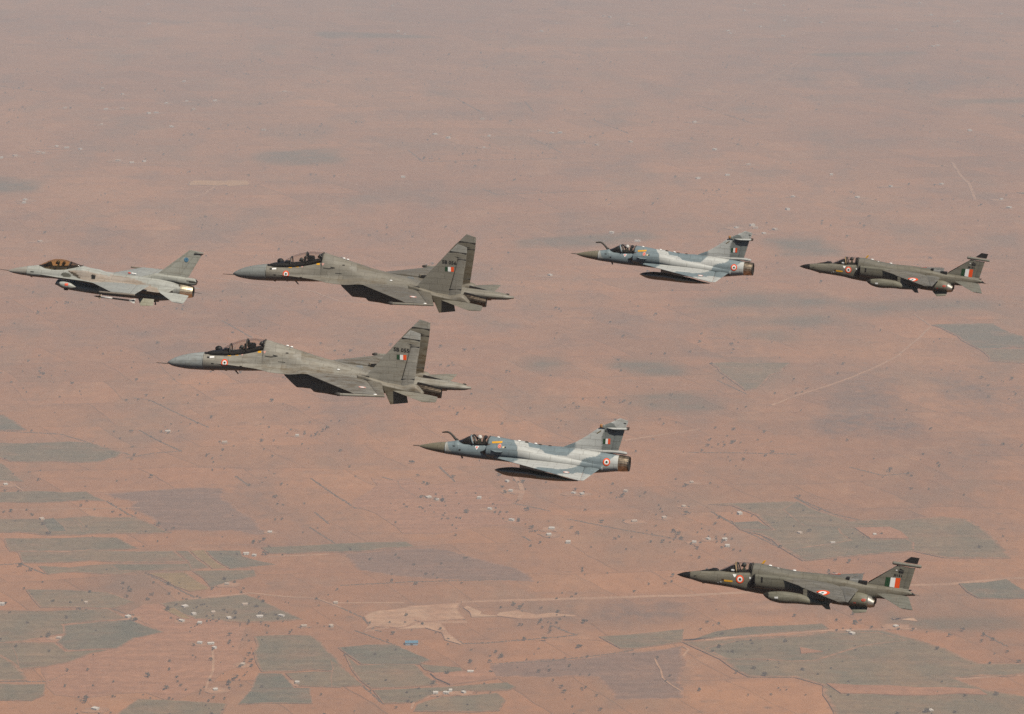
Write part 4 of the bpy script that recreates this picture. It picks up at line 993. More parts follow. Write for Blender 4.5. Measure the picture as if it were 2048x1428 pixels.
# ================================================================ twin-fin two-seat heavy fighter
SU_SKIN = jet_skin('grey_heavy_fighter_skin', 0.5, 0.3, (0.52, 0.41, 0.29), 0.62, 0.13)
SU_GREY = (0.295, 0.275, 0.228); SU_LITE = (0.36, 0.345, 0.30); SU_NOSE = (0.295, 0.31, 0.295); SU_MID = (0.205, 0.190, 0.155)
def make_twin_fin():
    t = empty('twin_fin_fighter')
    P = lambda o, c=SU_GREY, rg=(), wear=0.0, wears=(): paint(o, c, rg, (0.2021,0.205), wear, wears)
    # nose cone and pitot
    nt_, nb_ = [(-0.032,0.077),(0.105,0.211),(0.353,0.376),(0.797,0.585),(1.354,0.768),(1.913,0.895),(2.567,1.007)], [(-0.032,0.077),(0.141,-0.034),(0.484,-0.148),(0.994,-0.216),(1.615,-0.253),(2.611,-0.238)]
    xn = nt_[-1][0]
    P(loft('nose_cone', SU_SKIN, t, nt_, nb_, [(0, .01), (.25, .2), (.8, .37), (1.5, .52), (2.6, .62)], 0.0, xn, n=40, dx=0.05), SU_NOSE, [])
    tube('pitot_probe', M_FRAME, t, [(-.78, 0, .0), (0.05, 0, 0)], [.018, .03], 8)
    # fuselage: forward body, leading edge extensions, spine and tail sting in one flowing shell
    top = nt_[-2:] + [(2.922,0.989),(3.372,0.99),(4.435,1.094),(5.603,1.362),(6.6,1.662),(6.721,1.705),(6.772,2.112),(6.916,2.157),(7.367,2.057),(8.045,1.89),(8.891,1.675),(9.737,1.454),(10.223,1.313),(11.067,1.126),(12.078,0.929),(12.921,0.748),(13.82,0.555),(15.117,0.579),(16.181,0.466),(17.243,0.399),(17.88,0.356),(19.362,0.293),(20.424,0.163),(20.781,0.041),(20.999,-0.101)]
    bot = nb_[-2:] + [(3.639,-0.17),(4.76,-0.105),(5.88,-0.03),(6.997,0.067),(8.117,0.086),(9.238,0.005),(10.276,0.029),(11.959,-0.177),(13.629,-0.159),(15.148,-0.112),(16.568,-0.251),(17.629,-0.311),(19.041,-0.35),(19.744,-0.316),(20.55,-0.261),(21.001,-0.14)]
    core = [(xn - .1, .62), (3.2, .70), (4.5, .76), (6, .80), (8, .95), (10, 1.15), (12, 1.15), (14, 1.0), (15.5, .85), (17, .62), (18.2, .5), (19.5, .42), (20.5, .26), (21.06, .03)]
    fl = [(xn - .1, .62), (3.7, .74), (4.6, .88), (6.0, 1.15), (6.8, 1.5), (7.5, 2.0), (8.8, 2.2), (9.6, 2.32), (10.2, 2.42), (12, 2.45), (16, 2.4), (17.0, 2.1), (17.5, .64), (18.2, .51), (19.5, .43), (20.5, .27), (21.06, .032)]
    e1 = [(3.614,0.413)] + [(5.515,0.382)] + [(7.273,0.353)] + [(8.617,0.336)] + [(10.154,0.506)]
    plane = [(xn - .1, e1[0][1])] + e1 + [(12, .42), (14, .36), (16, .22), (17.2, 0.06), (19, 0.0), (21.06, -0.08)]
    body = blended('fuselage', SU_SKIN, t, top, bot, core, fl, plane, xn, 21.05, edge=0.09, dx=0.06, k=0.45)
    black = [(2.566,1.035),(2.573,0.844),(3.038,0.886),(3.934,0.971),(3.921,1.335),(3.025,1.266)]
    P(body, SU_GREY, [([(7.383,1.655),(7.829,1.689),(7.849,1.187),(7.403,1.153)], SU_GREY), (black, (0.012, .012, .012)),
                      ([(8.725,1.386),(9.248,1.351),(9.266,0.905),(8.926,1.028),(8.734,1.162)], SU_LITE),
                      ([(9.291,1.205),(12.057,0.858),(12.042,1.192),(10.394,1.513),(9.273,1.651)], (0.26, .235, .185))], 0.12,
      [([(7.836,0.309),(10.436,0.509),(11.548,0.595),(11.565,0.186),(10.082,0.071),(7.853,-0.101)], 0.55), ([(10.36,0.541),(11.509,0.629),(11.527,0.22),(10.377,0.131)], 0.9), ([(13.003,0.362),(15.137,0.136),(17.275,-0.267),(16.236,-0.704),(13.408,-0.782)], 0.7)])
    # intake trunks with raked lips
    for s in (-1, 1):
        n_ = loft('air_intake', SU_SKIN, t, [(8.445,0.201)] + [(9, .42), (12, .30), (15, .18), (17.6, .12)],
             [(7.9, -.62)] + [(9.833,-0.659),(10.23,-0.858),(11.343,-0.913),(12.123,-0.993)] + [(14.5, -.62), (16, -.60), (17.6, -.50)],
             [(7.5, .46), (9, .52), (13, .58), (16, .56), (17.6, .50)], [(8.445,0.201)][0][0], 17.6, e=[(7.5, 7), (12, 5), (15, 2.6), (17.6, 2.1)], y=s * 1.25, n=40, dx=0.1, shear=0.95)
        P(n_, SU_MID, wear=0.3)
        n_.data.materials.append(M_DARK); n_.data.polygons[len(n_.data.polygons) - 2].material_index = 1
        nz = [(19.212,-0.341)][0]
        nozzle('nozzle', [M_HOT, M_DARK], t, 17.55, nz[0], s * 1.28, -.19, nz[1], .50, .33, 16)
        # boom beside the engine, carrying fin and tailplane
        bt = [(13.581,0.711),(14.463,0.568),(16.58,0.169),(17.445,0.349),(17.692,0.284),(17.985,-0.003),(18.152,-0.208)]
        bb = [(13.592,0.465),(14.476,0.287),(15.373,-0.207),(16.605,-0.357),(17.651,-0.328),(18.154,-0.243)]
        bm_ = loft('tail_boom', SU_SKIN, t, bt, bb, [(14, .05), (15, .3), (16.5, .42), (18, .32), (18.6, .06)], bt[0][0], bt[-1][0], e=2.6, y=s * 2.3, n=28)
        P(bm_, SU_GREY, wear=0.5)
    # wings with drooped leading edge line, flaperon and tip rail
    wl_ = [(10.135,-2.3,0.486),(14.212,-7.2,0.427)]; wt_ = [(15.245,-2.3,0.316),(16.296,-7.2,0.38)]
    fl_le = [tuple(Vector(wl_[i]).lerp(Vector(wt_[i]), .80)) for i in (0, 1)]
    for mir in (False, True):
        w = surf('wing', SU_SKIN, t, wl_, fl_le, [.34, .12], 16, 24, mir)
        P(w, (0.25, .235, .20), [([(9.712,0.016),(12.995,-1.078),(12.923,-1.129),(10.231,0.083)], (.26, .24, .20))], 0.25, [([(10.824,0.128),(13.422,0.18),(13.667,-0.323),(12.348,-0.725),(11.214,-0.29)], 0.6)])
        f_ = surf('flaperon', SU_SKIN, t, [tuple(Vector(a) + Vector((.02, 0, 0))) for a in fl_le], wt_, [.15, .06], 8, 10, mir)
        P(f_, (0.215, .20, .165), wear=.35)
        sy = 1 if mir else -1
        r0, r1 = [(13.207,0.314),(16.291,0.389)]
        rail = loft('wingtip_rail', SU_SKIN, w, [(r0[0], r0[1] + .07), (r1[0], r1[1] + .09)], [(r0[0], r0[1] - .11), (r1[0], r1[1] - .05)], [(r0[0], .07), (r0[0] + .3, .1), (r1[0], .06)], r0[0], r1[0], y=sy * 7.28, n=16, e=3)
        P(rail, SU_GREY, wear=.2)
        tube('rail_nose_ring', M_FRAME, rail, [(r0[0] - .25, sy * 7.28, r0[1]), (r0[0] - .05, sy * 7.28, r0[1]), (r0[0] + .12, sy * 7.28, r0[1])], [.05, .13, .12], 12)
        bump('wing_lamp', M_LAMP, w, [(15.658,0.387)][0][0], sy * 7.25, [(15.658,0.387)][0][1] + .08, .12, .05, .05)
        for k, (yy, xx) in enumerate(((3.4, 11.6), (4.6, 12.6))):
            P(box('pylon', SU_SKIN, w, xx, xx + 2.1, sy * yy - .06, sy * yy + .06, .02, .42, .03), SU_MID)
        # tailplane, nose-up set, all-moving
        s_ = surf('tailplane', SU_SKIN, t, [(15.97,-2.6,-0.104),(18.405,-4.94,-0.259)], [(19.163,-2.65,-0.337),(19.385,-4.94,-0.206)], [.16, .06], 12, 10, mir)
        P(s_, (0.275, .258, .21), wear=.2)
        v_ = surf('ventral_fin', SU_SKIN, t, [(15.366,-2.72,0.181),(15.982,-2.72,-1.066)], [(16.999,-2.72,-0.043),(17.184,-2.72,-0.866)], [.08, .05], 10, 8, mir)
        P(v_, (.21, .19, .14), wear=.3)
        # fin: main panel, tip cap of pale dielectric, rudder; starboard set has shading put into darker colours, plus stains
        le = [(13.974,-2.12,0.441),(16.241,-2.12,3.185)]; te = [(16.525,-2.12,0.002),(17.13,-2.12,3.037)]
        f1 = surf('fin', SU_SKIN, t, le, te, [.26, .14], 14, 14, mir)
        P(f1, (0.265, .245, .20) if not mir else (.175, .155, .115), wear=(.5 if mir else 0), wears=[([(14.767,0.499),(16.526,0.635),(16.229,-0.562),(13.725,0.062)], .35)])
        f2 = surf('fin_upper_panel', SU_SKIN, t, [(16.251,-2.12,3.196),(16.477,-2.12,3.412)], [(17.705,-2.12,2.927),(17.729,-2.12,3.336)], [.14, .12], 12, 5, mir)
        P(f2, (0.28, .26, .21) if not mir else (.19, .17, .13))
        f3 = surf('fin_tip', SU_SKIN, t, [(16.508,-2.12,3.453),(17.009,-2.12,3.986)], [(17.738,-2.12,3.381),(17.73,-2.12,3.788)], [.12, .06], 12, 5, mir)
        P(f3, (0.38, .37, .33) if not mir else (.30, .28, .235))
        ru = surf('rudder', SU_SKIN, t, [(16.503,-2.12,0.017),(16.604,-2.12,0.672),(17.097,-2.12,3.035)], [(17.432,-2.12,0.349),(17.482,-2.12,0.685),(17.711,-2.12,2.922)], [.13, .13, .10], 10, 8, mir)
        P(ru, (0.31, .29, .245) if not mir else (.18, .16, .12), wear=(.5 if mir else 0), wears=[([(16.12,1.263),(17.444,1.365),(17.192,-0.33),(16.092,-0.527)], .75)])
        for ja, jb, rr in ([(16.498,-2.12,3.424),(17.728,-2.12,3.358)] + [.03], [(17.126,-2.12,2.883),(16.626,-2.12,0.668)] + [.02], [(17.083,-2.12,2.879),(17.707,-2.12,2.894)] + [.022], [(16.573,-2.12,0.626),(17.472,-2.12,0.679)] + [.022]):
            tube('fin_joint', M_FRAME, f1, [(ja[0], ja[1] * (-1 if mir else 1) - .05 * 1, ja[2]), (jb[0], jb[1] * (-1 if mir else 1) - .05, jb[2])], rr, 6)
        if not mir: SUF = (f1, f2, f3, ru)
        sc_ = [(13.754,0.424),(14.291,0.742),(14.52,0.538),(13.977,0.358)]
        box('fin_scoop', M_DARK, f1, sc_[0][0], sc_[1][0] + .1, sy * 2.2 - .12, sy * 2.2 + .12, sc_[0][1] - .02, sc_[1][1] - .1, .03)
    # cockpit
    tub = loft('cockpit_tub', M_DARK, t, [(2.697,1.006),(3.03,1.121),(3.365,1.18),(3.923,1.268),(4.373,1.257),(4.708,1.305),(5.543,1.47),(6.651,1.767)], [(2.704,0.793),(4.721,0.947),(6.66,1.544)], [(2.65, .2), (3.2, .42), (6, .5)], [(2.697,1.006)][0][0], [(6.685,1.77)][0][0], e=3, n=24)
    g0 = [(2.975,1.083),(3.475,1.245),(3.917,1.435),(4.356,1.716),(4.963,1.986),(5.518,2.134),(6.075,2.205),(6.804,2.165)]
    can = loft('canopy', M_GLASS, t, g0, [(2.982,0.881),(4.436,1.071),(5.604,1.34),(6.822,1.696)], [(g0[0][0], .12), (3.6, .36), (4.5, .46), (5.6, .52), (6.3, .54)], g0[0][0], g0[-1][0], mid=.12, n=40)
    for (a, b_), r_ in zip(zip([(4.408,1.08),(5.559,1.348),(6.777,1.71)], [(4.384,1.718),(5.529,2.13),(6.759,2.167)]), (.045, .05, .05)):
        hoop('canopy_bow', M_FRAME, can, b_[0], a[1], b_[1], .45, r_)
    k = [(3.502,1.275)][0]; bump('infrared_sensor_ball', M_BLACK, t, k[0], .22, k[1] - .02, .26, .2, .22)
    for nm, (a, b_) in (('instrument_hood', [(3.864,1.364),(4.321,1.141)]), ('rear_instrument_hood', [(5.595,1.866),(6.077,1.555)])):
        box(nm, M_DARK, tub, a[0], b_[0], -.32, .32, b_[1], a[1], .06)
    hk = [(5.52,2.062),(5.667,1.888)]; box('display_post', M_DARK, tub, hk[0][0], hk[1][0], -.1, .1, hk[1][1] - .1, hk[0][1], .03)
    for a in [(5.28,1.747),(6.556,2.068)]:
        seat(t, a[0] - .28, a[1] - .95, .92, .06)
    # markings and small fittings
    a = [(4.137,0.509)][0]; roundel(body, a[0], a[1], .235, RND); roundel(body, a[0], a[1], .235, RND, 1)
    for a in [(3.281,0.388),(5.303,0.391),(8.396,1.481)]:
        decal('vent', body, [(((a[0]-.08, a[1]+.03), (a[0]+.1, a[1]+.03), (a[0]+.1, a[1]-.03), (a[0]-.08, a[1]-.03)), 0)], [M_DARK])
    for a in [(4.383,0.989),(4.885,1.072),(6.47,1.389)]:
        decal('rescue_marking', body, [(((a[0]-.12, a[1]+.055), (a[0]+.13, a[1]+.065), (a[0]+.13, a[1]-.05), (a[0]-.12, a[1]-.06)), 0)], [M_YELLOW])
    for a in [(5.275,1.13),(6.86,1.436)]:
        decal('warning_triangle', body, [(((a[0]-.12, a[1]+.08), (a[0]+.12, a[1]+.09), (a[0]+.02, a[1]-.09), (a[0]-.01, a[1]-.09)), 0)], [M_PINK])
    q = [(2.929,0.81),(3.349,0.853),(3.352,0.764),(2.932,0.715)]; decal('step_marking', body, [(q, 0)], [M_WHITE]); q2 = [(2.862,0.794),(3.041,0.819),(3.044,0.723),(2.865,0.71)]; decal('vent', body, [(q2, 0)], [M_DARK], off=.014)
    for qq in ([(6.897,1.215),(7.29,1.189),(7.291,1.144),(6.898,1.17)], [(7.29,1.189),(7.79,1.266),(7.791,1.227),(7.292,1.133)], [(7.452,1.324),(7.789,1.277),(7.791,1.233),(7.454,1.269)], [(7.86,0.908),(8.363,0.913),(8.364,0.879),(7.861,0.874)]):
        decal('walkway_line', body, [(qq, 0)], [M_INK])
    for a in [(8.297,1.876),(8.59,1.809)]:
        bump('spine_lamp', M_LAMP, t, a[0], 0, a[1], .11, .05, .06)
    for a in [(12.047,0.832)]:
        h = drop(body, a[0], -1.0, 1, .02, 'z'); bump('spine_lamp', M_LAMP, t, h.x, h.y, h.z, .12, .06, .05)
    wr = [(14.464,0.376)][0]
    roundel(t_wing(t), wr[0], -5.35, .26, [M_WHITE, M_WHITE, M_PINK], 1, 'z', rings=(.2, .55, 1.0))
    q = [(16.918,0.249),(17.179,0.255),(17.183,0.171),(16.921,0.172)]; decal('stencil_patch', bm_near(t), [(q, 0)], [M_WHITE])
    a = [(4.676,-0.095),(4.965,-0.337)]; tube('blade_aerial', M_FRAME, t, [(a[0][0], 0, a[0][1] + .05), (a[1][0], 0, a[1][1])], [.06, .04], 6)
    for b_ in [(3.162,-0.206),(4.087,-0.135)]:
        box('sensor_bump', M_FRAME, t, b_[0] - .08, b_[0] + .1, -.06, .06, b_[1] - .05, b_[1] + .06, .02)
    pt = [(13.136,0.548)][0]
    P(box('spine_fairing', SU_SKIN, t, pt[0] - .22, pt[0] + .28, .78, 1.05, pt[1] - .25, pt[1] + .14, .05), (.36, .38, .38))
    bp_ = [(20.582,0.15)][0]; bump('tail_lamp', M_FRAME, t, bp_[0], 0, bp_[1], .14, .06, .06)
    return t, SUF
def t_wing(t): return [c for c in t.children if c.name.startswith('wing') and 'rail' not in c.name][0]
def bm_near(t): return [c for c in t.children if c.name.startswith('tail_boom')][0]

su_a, SUF = make_twin_fin()
su_b = copy_tree(su_a)
SU_SKIN_B = jet_skin('darker_grey_heavy_fighter_skin', 0.5, 0.35, (0.70, 0.60, 0.48), 0.25, 0.07)
bc = [n for n in SU_SKIN_B.node_tree.nodes if n.type == 'ATTRIBUTE' and n.attribute_name == 'paint'][0]
nt = SU_SKIN_B.node_tree; old = [(l.from_socket, l.to_socket) for l in bc.outputs['Color'].links]
dk = mix_col(nt, 1.0, bc.outputs['Color'], (0.76, 0.75, 0.73), 'MULTIPLY')
for a, b_ in old: nt.links.new(dk, b_)                     # the second aircraft wears a fresher, slightly darker coat
def reskin(o):
    if o.type == 'MESH':
        for sl_ in o.material_slots:
            if sl_.material is SU_SKIN: sl_.link = 'OBJECT'; sl_.material = SU_SKIN_B
    for c in o.children: reskin(c)
reskin(su_b)
su_a.location, su_a.rotation_euler = ((-23.604,221.54,1452.455),(-0.0258,0.04927,-0.13041))
su_b.location, su_b.rotation_euler = ((-20.669,240.953,1455.022),(0.00092,0.05148,-0.1436))
tag(su_a, 'grey twin-fin two-seat fighter jet numbered SB 055, lower of the two twin-fin jets', 'fighter jet', 'jets flying in formation')
tag(su_b, 'grey twin-fin two-seat fighter jet numbered SB 056, upper of the two twin-fin jets', 'fighter jet', 'jets flying in formation')
for jet, num in ((su_a, 'SB 055'), (su_b, 'SB 056')):
    fins = [c for c in jet.children if c.name.startswith('fin') and not c.name.startswith('fin_')]
    fin = [f for f in fins if f.data.vertices[0].co.y < 0][0]
    src = SUF[0]
    for sd, fobj in ((-1, fin),):
        o = lettering('serial_number', src, num, [(15.971,2.497),(17.015,2.455),(17.003,2.708),(15.958,2.761)], M_INK, -1, bold=0.022); o.parent = fin
        o = flag(src, *[(16.19,2.271),(16.831,2.287),(16.847,1.935),(16.205,1.941)]); o.parent = fin

# ================================================================ single-engine fighter with bubble canopy and chin intake
F_SKIN = jet_skin('pale_grey_fighter_skin', 0.42, 0.35, (0.66, 0.54, 0.42), 0.30, 0.07)
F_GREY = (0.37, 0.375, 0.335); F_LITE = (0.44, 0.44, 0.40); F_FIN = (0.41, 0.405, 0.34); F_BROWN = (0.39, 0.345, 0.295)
M_MISS = plain('missile_grey', (.50, .48, .44), .5)
def make_chin_intake():
    t = empty('bubble_canopy_fighter')
    P = lambda o, c=F_GREY, rg=(), wear=0.0, wears=(): paint(o, c, rg, (0.2542,0.2179), wear, wears)
    nt_ = [(-0.006,-0.001),(0.196,0.084),(0.48,0.188),(0.804,0.288),(1.169,0.388),(1.535,0.471)]; nb_ = [(-0.006,-0.001),(0.161,-0.083),(0.41,-0.153),(0.863,-0.212),(1.275,-0.242),(1.562,-0.256)]
    xn = nt_[-1][0]
    P(loft('nose_cone', F_SKIN, t, nt_, nb_, [(0, .01), (.2, .1), (.7, .24), (1.3, .36), (2, .44)], 0, xn, n=36, dx=.04), (0.34, .315, .27))
    tube('pitot_probe', M_FRAME, t, [(-.62, 0, .03), (.06, 0, 0)], [.014, .03], 8)
    top = nt_[-2:] + [(1.861,0.53),(2.411,0.607),(2.677,0.587),(3.088,0.553),(3.905,0.586),(4.718,0.691),(5.529,0.833),(5.711,0.87),(5.937,0.831),(6.347,0.764),(7.168,0.639),(7.167,0.643),(7.769,0.57),(8.674,0.542),(9.894,0.544),(11.276,0.546),(12.338,0.404),(13.16,0.166)]
    bot = nb_[-2:] + [(1.891,-0.277),(2.506,-0.28),(3.529,-0.264),(4.757,-0.29),(6.398,-0.459),(7.5,-0.586),(9.549,-0.838),(11.181,-0.925),(12.399,-0.91),(13.206,-0.792)]
    core = [(xn - .1, .43), (2.5, .50), (4, .56), (6, .72), (8, .85), (10, .80), (11.5, .74), (13.4, .58)]
    fl = [(xn - .1, .43), (2.6, .52), (3.6, .64), (4.8, .86), (6.0, 1.22), (6.9, 1.62), (8, 1.72), (10, 1.66), (11.2, 1.55), (12.6, 1.42), (12.75, .62), (13.4, .585)]
    pl = [(2.637,0.036)] + [(4.123,-0.016)] + [(5.122,-0.01)] + [(6.876,0.036)] + [(10.619,-0.189)] + [(11.835,-0.261)] + [(13.172,-0.085)]
    plane = [(xn - .1, pl[0][1] + .02)] + pl
    body = blended('fuselage', F_SKIN, t, top, bot, core, fl, plane, xn, [(13.202,-0.285)][0][0], edge=.07, dx=.05, k=.3)
    brown = [(4.566,0.404),(5.134,0.486),(5.949,0.535),(7.782,0.283),(7.774,0.437),(9.09,0.338),(9.745,0.238),(10.735,-0.074),(11.353,-0.259),(11.574,-0.644),(10.273,-0.646),(9.115,-0.228),(7.89,-0.162),(6.67,-0.258),(6.39,-0.257),(5.816,-0.21),(5.321,-0.074),(4.902,0.172)]
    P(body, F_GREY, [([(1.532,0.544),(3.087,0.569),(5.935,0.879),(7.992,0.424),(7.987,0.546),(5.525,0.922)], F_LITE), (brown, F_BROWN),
                     ([(4.574,0.393),(4.853,0.37),(5.226,0.243),(5.48,0.023),(5.568,-0.131),(5.321,-0.074),(4.944,0.155)], (.09, .075, .055)),  # dark crescent: shade on the gun fairing's front face, painted into the skin
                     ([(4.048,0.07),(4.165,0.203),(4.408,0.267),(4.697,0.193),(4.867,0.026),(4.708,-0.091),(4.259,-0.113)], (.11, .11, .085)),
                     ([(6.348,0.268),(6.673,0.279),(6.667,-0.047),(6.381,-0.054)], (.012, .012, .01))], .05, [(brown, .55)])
    # chin intake and belly
    it = [(3.838,-0.329),(5.169,-0.373),(6.4,-0.5)] + [(9, -.45), (11, -.5), (12.6, -.62)]
    ib = [(3.894,-0.698),(4.374,-0.946),(5.196,-1.03),(6.507,-1.101)] + [(7.933,-1.155),(9.808,-1.159),(11.193,-1.189),(12.406,-1.052),(13.208,-0.833)]
    n_ = loft('air_intake', F_SKIN, t, it, ib, [(4.2, .42), (5, .48), (7, .58), (10, .62), (12.8, .5)], [(3.861,-0.375)][0][0], [(13.201,-0.691)][0][0], e=2.6, n=36, dx=.08, shear=-.15)
    P(n_, (.30, .295, .26), wear=.1)
    # targeting pod beside the intake
    pt_, pb_ = [(4.191,-0.363),(4.277,-0.273),(4.601,-0.234),(5.011,-0.293),(5.49,-0.556)], [(4.194,-0.444),(4.331,-0.601),(4.621,-0.72),(5.029,-0.738),(5.491,-0.58)]
    pod = loft('targeting_pod', F_SKIN, t, pt_, pb_, [(pt_[0][0], .05), (pt_[0][0] + .15, .17), (pt_[0][0] + .8, .2), (pt_[-1][0], .03)], pt_[0][0], pt_[-1][0], y=-.95, n=24, dx=.03); P(pod, F_GREY)
    q = [(4.668,-0.34),(4.923,-0.308),(4.93,-0.465),(4.686,-0.489)]; decal('pod_marking', pod, [(q, 0)], [plain('orange_red_mark', (.8, .12, .06), .5)])
    a = [(4.585,-0.853),(4.782,-0.672),(4.996,-0.936)]; box('pod_pylon', M_DARK, t, a[0][0], a[2][0] - .1, -1.0, -.9, a[0][1] - .02, a[1][1], .02)
    # wings, flaperons, tip launchers and missiles
    wl_ = [(6.901,-1.62,0.034),(9.036,-4.72,0.175)]; wt_ = [(11.156,-1.62,0.214),(10.826,-4.72,0.146)]
    hl = [tuple(Vector(wl_[i]).lerp(Vector(wt_[i]), .78)) for i in (0, 1)]
    for mir in (False, True):
        sy = 1 if mir else -1
        w = surf('wing', F_SKIN, t, wl_, hl, [.2, .07], 14, 14, mir); P(w, (.36, .365, .33), wear=.05)
        f_ = surf('flaperon', F_SKIN, t, [tuple(Vector(a) + Vector((.015, 0, 0))) for a in hl], wt_, [.09, .04], 8, 8, mir); P(f_, (.375, .38, .34))
        a, b_ = [(8.185,0.113),(10.88,0.116)]
        r_ = loft('wingtip_launcher', F_SKIN, w, [(a[0], a[1] + .05), (b_[0], b_[1] + .06)], [(a[0], a[1] - .07), (b_[0], b_[1] - .06)], [(a[0], .03), (a[0] + .3, .06), (b_[0], .04)], a[0], b_[0], y=sy * 4.82, n=14, e=3); P(r_, (.24, .2, .155))
        m0, m1 = [(7.885,-0.199),(10.943,-0.293)]
        if m1[0] < m0[0] + 1: m1 = (m0[0] + 3, m1[1])
        L = m1[0] - m0[0]; zf = lambda x: m0[1] + (m1[1] - m0[1]) * (x - m0[0]) / L
        ms = tube('wingtip_missile', M_DARK, t, [(m0[0] + L*u, sy * 5.0, zf(m0[0] + L*u)) for u in (0, .05, .1, .45, .46, .85, .86, 1)], [.015, .05, .063, .063, .063, .063, .063, .06], 14)
        tube('missile_band', M_MISS, ms, [(m0[0] + L*u, sy * 5.0, zf(m0[0] + L*u)) for u in (.17, .45)], [.07, .07], 14)
        tube('missile_tail', M_MISS, ms, [(m0[0] + L*u, sy * 5.0, zf(m0[0] + L*u)) for u in (.86, 1)], [.07, .068], 14)
        for (u0, u1, hgt, mt) in ((.10, .17, .2, M_BRASS), (.84, 1.0, .2, M_MISS)):
            for ang in (45, 135, 225, 315):
                ca, sa = math.cos(R(ang)), math.sin(R(ang)); x0, x1 = m0[0] + L*u0, m0[0] + L*u1
                surf('missile_fin', mt, ms, [(x0, sy*5.0 + .05*ca, zf(x0) + .05*sa), (x1 - .05, sy*5.0 + hgt*ca, zf(x1) + hgt*sa)], [(x1, sy*5.0 + .05*ca, zf(x1) + .05*sa), (x1, sy*5.0 + hgt*ca, zf(x1) + hgt*sa)], .015, 4, 2)
        a, b_ = [(7.191,-0.461),(7.712,-0.572)]
        P(box('pylon', F_SKIN, t, a[0] + .45, a[0] + 2.4, sy * 2.7 - .06, sy * 2.7 + .06, a[1] - .1, .02, .03), (.25, .24, .2))
        s_ = surf('tailplane', F_SKIN, t, [(11.841,-1.45,-0.218),(13.217,-2.85,-0.573)], [(14.094,-1.4,-0.319),(14.022,-2.85,-0.616)], [.12, .05], 12, 10, mir); P(s_, (.40, .405, .365))
        v_ = surf('ventral_fin', F_SKIN, t, [(10.265,-1.25,-0.866),(10.532,-1.5,-1.377)], [(11.479,-1.25,-0.851),(11.487,-1.5,-1.293)], .05, 8, 5, mir); P(v_, (.36, .345, .26))
    hk = [(11.197,-1.108),(11.337,-1.513),(11.601,-1.069),(11.59,-1.273)]
    tube('arrestor_hook', M_DARK, t, [(hk[0][0] - .9, -.1, hk[0][1] + .15), (hk[0][0] + .1, -.1, hk[1][1] + .25), (hk[1][0], -.1, hk[1][1])], [.06, .07, .06], 8)
    box('hook_shoe', M_DARK, t, hk[0][0], hk[3][0], -.16, -.02, hk[3][1], hk[2][1] + .1, .02)
    # fin with rudder on a long root fairing
    f1 = surf('fin', F_SKIN, t, [(11.345,0.0,0.816),(13.662,0.0,2.795)], [(13.013,0.0,0.711),(14.27,0.0,2.763)], [.2, .06], 14, 14)
    P(f1, F_FIN, [([(11.345,0.816),(13.662,2.795),(13.804,2.788),(11.827,0.923)], (.33, .32, .265))])
    f2 = surf('rudder', F_SKIN, t, [(12.997,0.0,0.71),(14.235,0.0,2.735)], [(13.691,0.0,0.767),(14.662,0.0,2.598)], [.08, .05], 8, 8); P(f2, (.40, .395, .33))
    P(surf('fin_tip', F_SKIN, t, [(13.584,0.0,2.739),(13.701,0.0,2.831)], [(14.748,0.0,2.655),(14.736,0.0,2.726)], [.07, .05], 8, 3), F_FIN)
    q = [(14.05,2.702),(14.72,2.636),(14.724,2.572),(14.134,2.653)]; 
    box('fin_tip_slot', M_DARK, f2, q[0][0], q[1][0], -.06, .06, q[2][1] - .01, q[2][1] + .05, 0)
    for sd in (-1, 1):
        a = [(13.514,2.094)][0]
        roundel(f1, a[0] - .02, a[1], .165, [plain('blue_emblem', (.05, .17, .30), .5), plain('pale_emblem', (.17, .29, .36), .5), plain('blue_emblem_edge', (.08, .22, .34), .5, var=.5, scale=12)], sd, rings=(.45, .62, 1.0), name='emblem')
    hs = loft('fin_root_housing', F_SKIN, t, [(9.738,0.408),(10.701,0.686),(11.261,0.861),(12.318,0.823),(13.538,0.745),(14.229,0.689),(14.379,0.517)], [(9.745,0.238),(11.133,0.127),(12.545,0.302),(13.241,0.173),(13.889,0.178),(14.331,0.261),(14.393,0.478)], [(8.8, .05), (9.6, .2), (10.6, .27), (13, .25), (14.4, .22)], [(9.76,0.361)][0][0], [(14.381,0.477)][0][0], e=2.4, n=28, dx=.05)
    P(hs, (.36, .36, .31), [([(14.228,0.705),(14.412,0.682),(14.433,0.238),(13.972,0.154),(14.329,0.31)], (.03, .025, .02)), ([(13.467,0.531),(14.28,0.467),(14.287,0.338),(13.716,0.405)], (.03, .028, .02)), ([(12.544,0.334),(13.235,0.307),(14.05,0.21),(13.242,0.157)], (.03, .028, .02))])
    # nozzle
    a, b_ = [(13.18,-0.246),(14.124,-0.318)]
    nozzle('nozzle', [M_BRIGHT, M_DARK], t, a[0], b_[0], 0, a[1] - .04, b_[1] + .02, .56, .40, 20)
    P(loft('nozzle_collar', F_SKIN, t, [(a[0] - .12, a[1] + .53), (a[0] + .05, a[1] + .53)], [(a[0] - .12, a[1] - .61), (a[0] + .05, a[1] - .61)], .57, a[0] - .1, a[0] + .04, n=36), (.1, .085, .06))
    c = [(14.025,-0.446),(14.617,-0.491)]; tube('static_wick', M_FRAME, t, [(c[0][0] - .3, .6, c[0][1] + .02), (c[1][0], .6, c[1][1])], .016, 6)
    # cockpit
    g0 = [(2.41,0.611),(2.63,0.754),(2.87,0.89),(3.272,1.091),(3.676,1.198),(3.961,1.225),(4.288,1.211),(4.782,1.12),(5.319,0.975),(5.711,0.862)]
    gb = [(2.411,0.587),(2.884,0.534),(3.701,0.558),(4.515,0.664),(5.711,0.85)]
    xf = [(4.708,0.926)][0][0]
